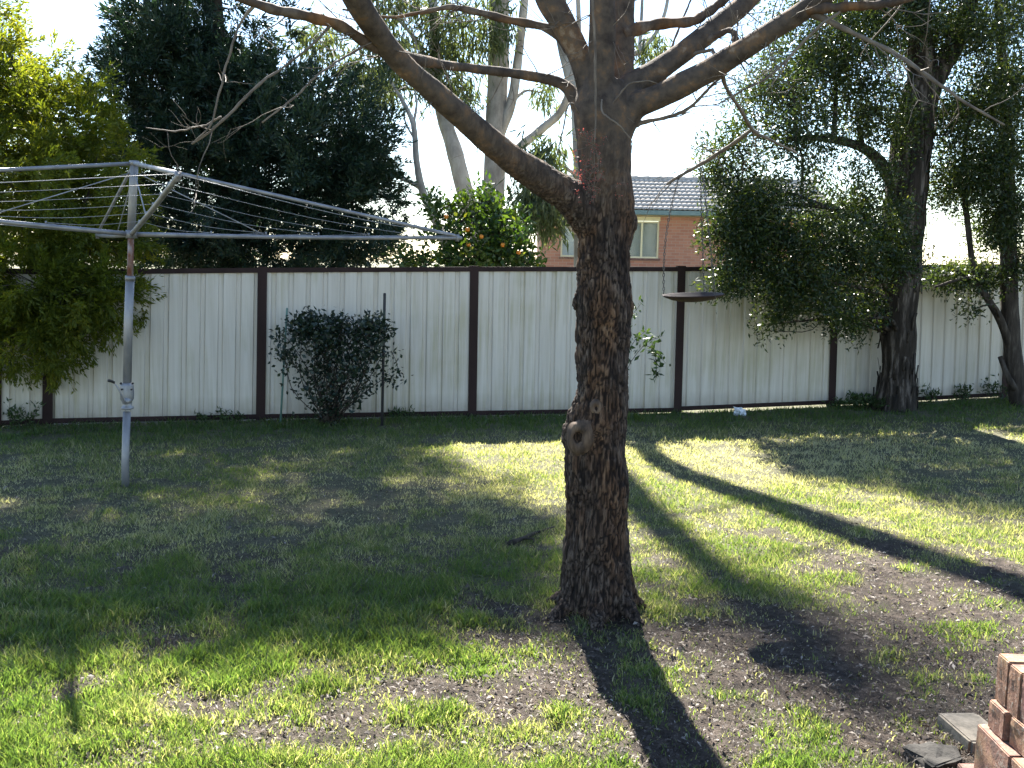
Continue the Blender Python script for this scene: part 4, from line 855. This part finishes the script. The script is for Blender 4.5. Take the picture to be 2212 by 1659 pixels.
# ------------------------------------------------------------------ neighbour's house
def house():
    Y = 30.0; s = pxm(Y)
    def H(px, py, y=Y): return at(px, py, y)
    ez = H(1400, 466)[2]; xl = H(1168, 500)[0]; xr = H(1780, 500)[0]; g0 = 0.0
    t = thing('brick_house', (xl, Y, 0), 'red brick house with grey tiled roof beyond the fence', 'house')
    # front wall with two window openings
    zt = ez - .02; win = [(H(1212, 500)[0], H(1290, 500)[0]), (H(1337, 500)[0], H(1424, 500)[0])]; zs, zh = H(1400, 558)[2], H(1400, 478)[2]
    m = MB()
    def wbox(x0, x1, z0, z1): m.box(((x0 + x1) / 2, Y + .115, (z0 + z1) / 2), (x1 - x0, .23, z1 - z0))
    xs = [xl, win[0][0], win[0][1], win[1][0], win[1][1], xr]
    wbox(xl, xr, g0 - .3, zs)
    for i in (0, 2, 4): wbox(xs[i], xs[i + 1], zs + .001, zt)
    D = 4.7
    m.box((xl + .115, Y + D / 2 + .12, (zt - .3) / 2), (.23, D - .24, zt + .3)); m.box((xr - .115, Y + D / 2 + .12, (zt - .3) / 2), (.23, D - .24, zt + .3)); m.box(((xl + xr) / 2, Y + D, (zt - .3) / 2), (xr - xl, .23, zt + .3))
    m.build('wall', M['wall'], t)
    for i, (a, b) in enumerate(win):
        fr = MB(); zc = (zs + zh) / 2; hh = zh - zs; yy = Y + .06
        for x in (a + .025, b - .025): fr.box((x, yy, zc), (.05, .06, hh))
        fr.box(((a + b) / 2, yy, zs + .025), (b - a - .1, .06, .05)); fr.box(((a + b) / 2, yy, zh - .025), (b - a - .1, .06, .05)); mx = H(1387, 500)[0] if i else (a + b) / 2; fr.box((mx, yy - .004, zc), (.055, .06, hh - .1))
        o = fr.build('window', M['cream'], t); o['label'] = 'cream framed sliding window'
        for x0, x1 in ((a + .05, mx - .027), (mx + .027, b - .05)):
            q = MB(); q.box(((x0 + x1) / 2, yy + .01, zc), (x1 - x0, .006, hh - .1)); q.build('pane', M['glass'], o)
        q = MB(); n = 26
        for k in range(n): q.box((a + (b - a) * (k + .5) / n, Y + .2 + .012 * (k % 2), zc), ((b - a) / n, .01, hh - .02))
        q.build('curtain', M['whitep'] if i == 0 else M['blind'], t)
        lin = MB(); lin.box(((a + b) / 2, Y - .012, zh + .07), (b - a + .04, .02, .13)); lin.build('lintel_board', M['cream'], t)
        sill = MB(); sill.box(((a + b) / 2, Y - .02, zs - .035), (b - a + .1, .05, .06)); sill.build('sill', M['brick'], t)
    # eaves
    m = MB(); m.box(((xl + xr) / 2, Y - .19, ez + .012), (xr - xl + .6, .36, .02)); m.build('eave_lining', M['cream'], t)
    m = MB(); L = xr - xl + .7; cx = (xl + xr) / 2; yg = Y - .44
    m.box((cx, yg - .05, ez + .075), (L, .006, .125)); m.box((cx, yg, ez + .018), (L, .1, .006)); m.box((cx, yg + .055, ez + .06), (L, .02, .12)); m.build('gutter', M['gutter'], t)
    # roof: separate tiles on a pitched deck
    rp = math.radians(22); z0 = ez + .12; y0 = Y - .42; run = (D + .84) / 2
    rz = z0 + run * math.tan(rp)
    m = MB(); m.add([(xl - .33, y0 + .05, z0 - .03), (xr + .33, y0 + .05, z0 - .03), (xr + .33, y0 + run, rz - .05), (xl - .33, y0 + run, rz - .05), (xl - .33, y0 + 2 * run, z0 - .03), (xr + .33, y0 + 2 * run, z0 - .03)], [(0, 1, 2, 3), (3, 2, 5, 4), (0, 3, 4), (1, 5, 2)])
    rf = m.build('roof', M['tile'], t)
    # one tile: two rolls, thick front lip
    tw, tl, th = .30, .345, .018
    us = np.linspace(0, 1, 13); hz = .03 * np.abs(np.sin(us * 2 * math.pi)) ** .8 
    V = []
    for (v, lift) in ((0, .03), (1, .004)):
        for k, u in enumerate(us): V.append((u * tw, v * tl, hz[k] + lift + th))
    for (v, lift) in ((0, .03), (1, .004)):
        for k, u in enumerate(us): V.append((u * tw, v * tl, hz[k] + lift))
    n = 13; F = [(j, j + 1, n + j + 1, n + j) for j in range(n - 1)] + [(2 * n + j, j, j + 1, 2 * n + j + 1)[::-1] for j in range(n - 1)]
    F += [(j + 2 * n, j + 3 * n, j + 1 + 3 * n, j + 1 + 2 * n) for j in range(n - 1)] + [(0, n, 3 * n, 2 * n), (n - 1, 3 * n - 1, 4 * n - 1, 2 * n - 1)]
    me = rawmesh('roof_tile', np.array(V), F, True); me.materials.append(M['tile'])
    slope = run / math.cos(rp); rows = int(slope / .32); step = slope / rows; cols = int((xr - xl + .6) / tw)
    vis = []
    base = WL[rf.name]
    V0 = np.array(V); cs, sn = math.cos(rp), math.sin(rp); RestV = []; RestF = []; nr = 0
    allt = []
    for r in range(rows):
        for c in range(cols):
            p = np.array([xl - .3 + c * tw, y0 + r * step * cs, z0 + r * step * sn]); allt.append((abs(p[0] - H(1470, 450)[0]), p))
    allt.sort(key=lambda a: a[0])
    for k, (_, p) in enumerate(allt):
        if k < 300:
            o = bpy.data.objects.new('roof_tile', me); COL.objects.link(o); o.parent = rf; o.location = p - base; o.rotation_euler = (rp + random.gauss(0, .006), 0, random.gauss(0, .004)); WL[o.name] = base
        else:
            q = V0.copy(); q = np.stack([q[:, 0], q[:, 1] * cs - q[:, 2] * sn, q[:, 1] * sn + q[:, 2] * cs], 1) + p; RestV.append(q); RestF += [tuple(i + nr for i in f) for f in F]; nr += len(q)
    if RestV: o = obj('roof_tiles', np.concatenate(RestV), RestF, M['tile'], rf, True); o['kind'] = 'stuff'
    mb = MB()
    k = 0; x = xl - .33
    while x < xr + .33:
        V, F = tube(np.array([(x, y0 + run, rz + .02), (x + .4, y0 + run, rz + .035)]), .1, 10); mb.add(V, F); x += .38
    mb.build('ridge_cap', M['tile'], rf, True)
house()

# ------------------------------------------------------------------ brick wall, slab, stone, odds and ends
def brickwall():
    YE = 3.27; X0 = float(at(2156, 1410, YE)[0]); ZT = float(at(2156, 1410, YE)[2])
    t = thing('brick_garden_wall', (X0 + .1, YE - .2, 0.0), 'low wall of old red bricks stacked without mortar beside the bare soil', 'wall')
    import bmesh
    def brick_mesh(sx, sy, sz):
        bm = bmesh.new(); bmesh.ops.create_cube(bm, size=1.0)
        bmesh.ops.scale(bm, vec=(sx, sy, sz), verts=bm.verts); bmesh.ops.bevel(bm, geom=list(bm.edges), offset=.004, segments=2, affect='EDGES'); bmesh.ops.subdivide_edges(bm, edges=list(bm.edges), cuts=3, use_grid_fill=True)
        for v in bm.verts: v.co += v.co.normalized() * (.0035 * mnoise.noise(v.co * 24) - .012 * max(0, mnoise.noise(v.co * 17 + Vector((3, 1, 2))) - .42))
        me = bpy.data.meshes.new('brick'); bm.to_mesh(me); bm.free(); me.materials.append(M['brick']); return me
    tall = brick_mesh(.23, .076, .165); hdr = brick_mesh(.23, .108, .1); base = brick_mesh(.3, .23, .165); low = brick_mesh(.3, .23, .09)
    def put(me, x, y, z, rz=0, ry=0):
        o = bpy.data.objects.new('brick', me); COL.objects.link(o); o.parent = t; o.location = np.array([x, y, z]) - WL[t.name]; o.rotation_euler = (random.gauss(0, .008), ry, rz + random.gauss(0, .012)); WL[o.name] = WL[t.name]
    rr = random.Random(3)
    for k in range(9): put(tall, X0 + .115 + rr.uniform(-.003, .01), YE - .038 - k * .079, ZT - .083 + rr.uniform(-.002, .001) - (.006 if k % 2 else 0))
    ys = [YE + .0, YE - .125, YE - .29, YE - .42, YE - .57, YE - .69]
    for k, y in enumerate(ys): put(hdr, X0 + .1 + (.012 if k % 2 else 0), y - .05, ZT - .167 - .0505)
    for k in range(3): put(base, X0 + .11, YE + .02 - .11 - k * .236, ZT - .268 - .0825)
    for k in range(4): put(low, X0 + .07 + .01 * (k % 2), YE + .06 - .11 - k * .236, ZT - .434 - .046)
brickwall()
def rocky(name, label, cat, c, size, m, seed, rz=0, sub=2, amp=.12):
    import bmesh
    bm = bmesh.new(); bmesh.ops.create_cube(bm, size=1.0); bmesh.ops.bevel(bm, geom=list(bm.edges), offset=.06, segments=2, affect='EDGES'); bmesh.ops.subdivide_edges(bm, edges=list(bm.edges), cuts=sub, use_grid_fill=True)
    for v in bm.verts:
        p = v.co.copy(); k = mnoise.noise(p * 3 + Vector((seed, 0, 0))); v.co = p * (1 + amp * k)
    bmesh.ops.scale(bm, vec=size, verts=bm.verts); me = bpy.data.meshes.new(name); bm.to_mesh(me); bm.free(); me.materials.append(m)
    o = bpy.data.objects.new(name, me); COL.objects.link(o); o.location = c; o.rotation_euler = (0.02, .03, rz); return setp(o, label, cat)
c = at(2100, 1606, 3.66); rocky('paving_slab', 'pale concrete slab lying on the soil by the brick wall', 'slab', (c[0], c[1], .02), (.17, .24, .06), M['conc'], 1, .12, 2, .02)
c = at(2020, 1650, 3.5); rocky('stone', 'dark rounded stone in the soil near the concrete slab', 'stone', (c[0], c[1], -.005), (.19, .14, .06), M['rock'], 4, .5, 3, .45)
c = at(1598, 886, 11.85); rocky('plastic_bag', 'small crumpled white plastic bag at the foot of the fence', 'bag', (c[0], c[1] - .02, float(gz(c[0], c[1])) + .04), (.11, .07, .09), M['bag'], 8, .3, 4, .8)
def stick():
    g = lambda px, py: None
    pts = []
    for px, py in ((1100, 1174), (1130, 1163), (1160, 1150), (1197, 1138)):
        Y = 6.3
        for _ in range(6):
            p = at(px, py, Y); Y += (p[2] - float(gz(p[0], p[1])) - .025) * 3.0
        pts.append(at(px, py, Y))
    P = spline(pts, 14); m = MB(); m.tube(P, np.linspace(.02, .006, 14) * (1 + .15 * RNG.normal(size=14)), 7)
    m.tube(spline([P[4], P[5] + [.05, -.06, .01], P[6] + [.03, -.13, -.005]], 6), np.linspace(.008, .004, 6), 5)
    o = m.build('fallen_stick', M['dbark'], None, True); setp(o, 'dark fallen stick lying on the grass left of the bare tree', 'stick')
stick()
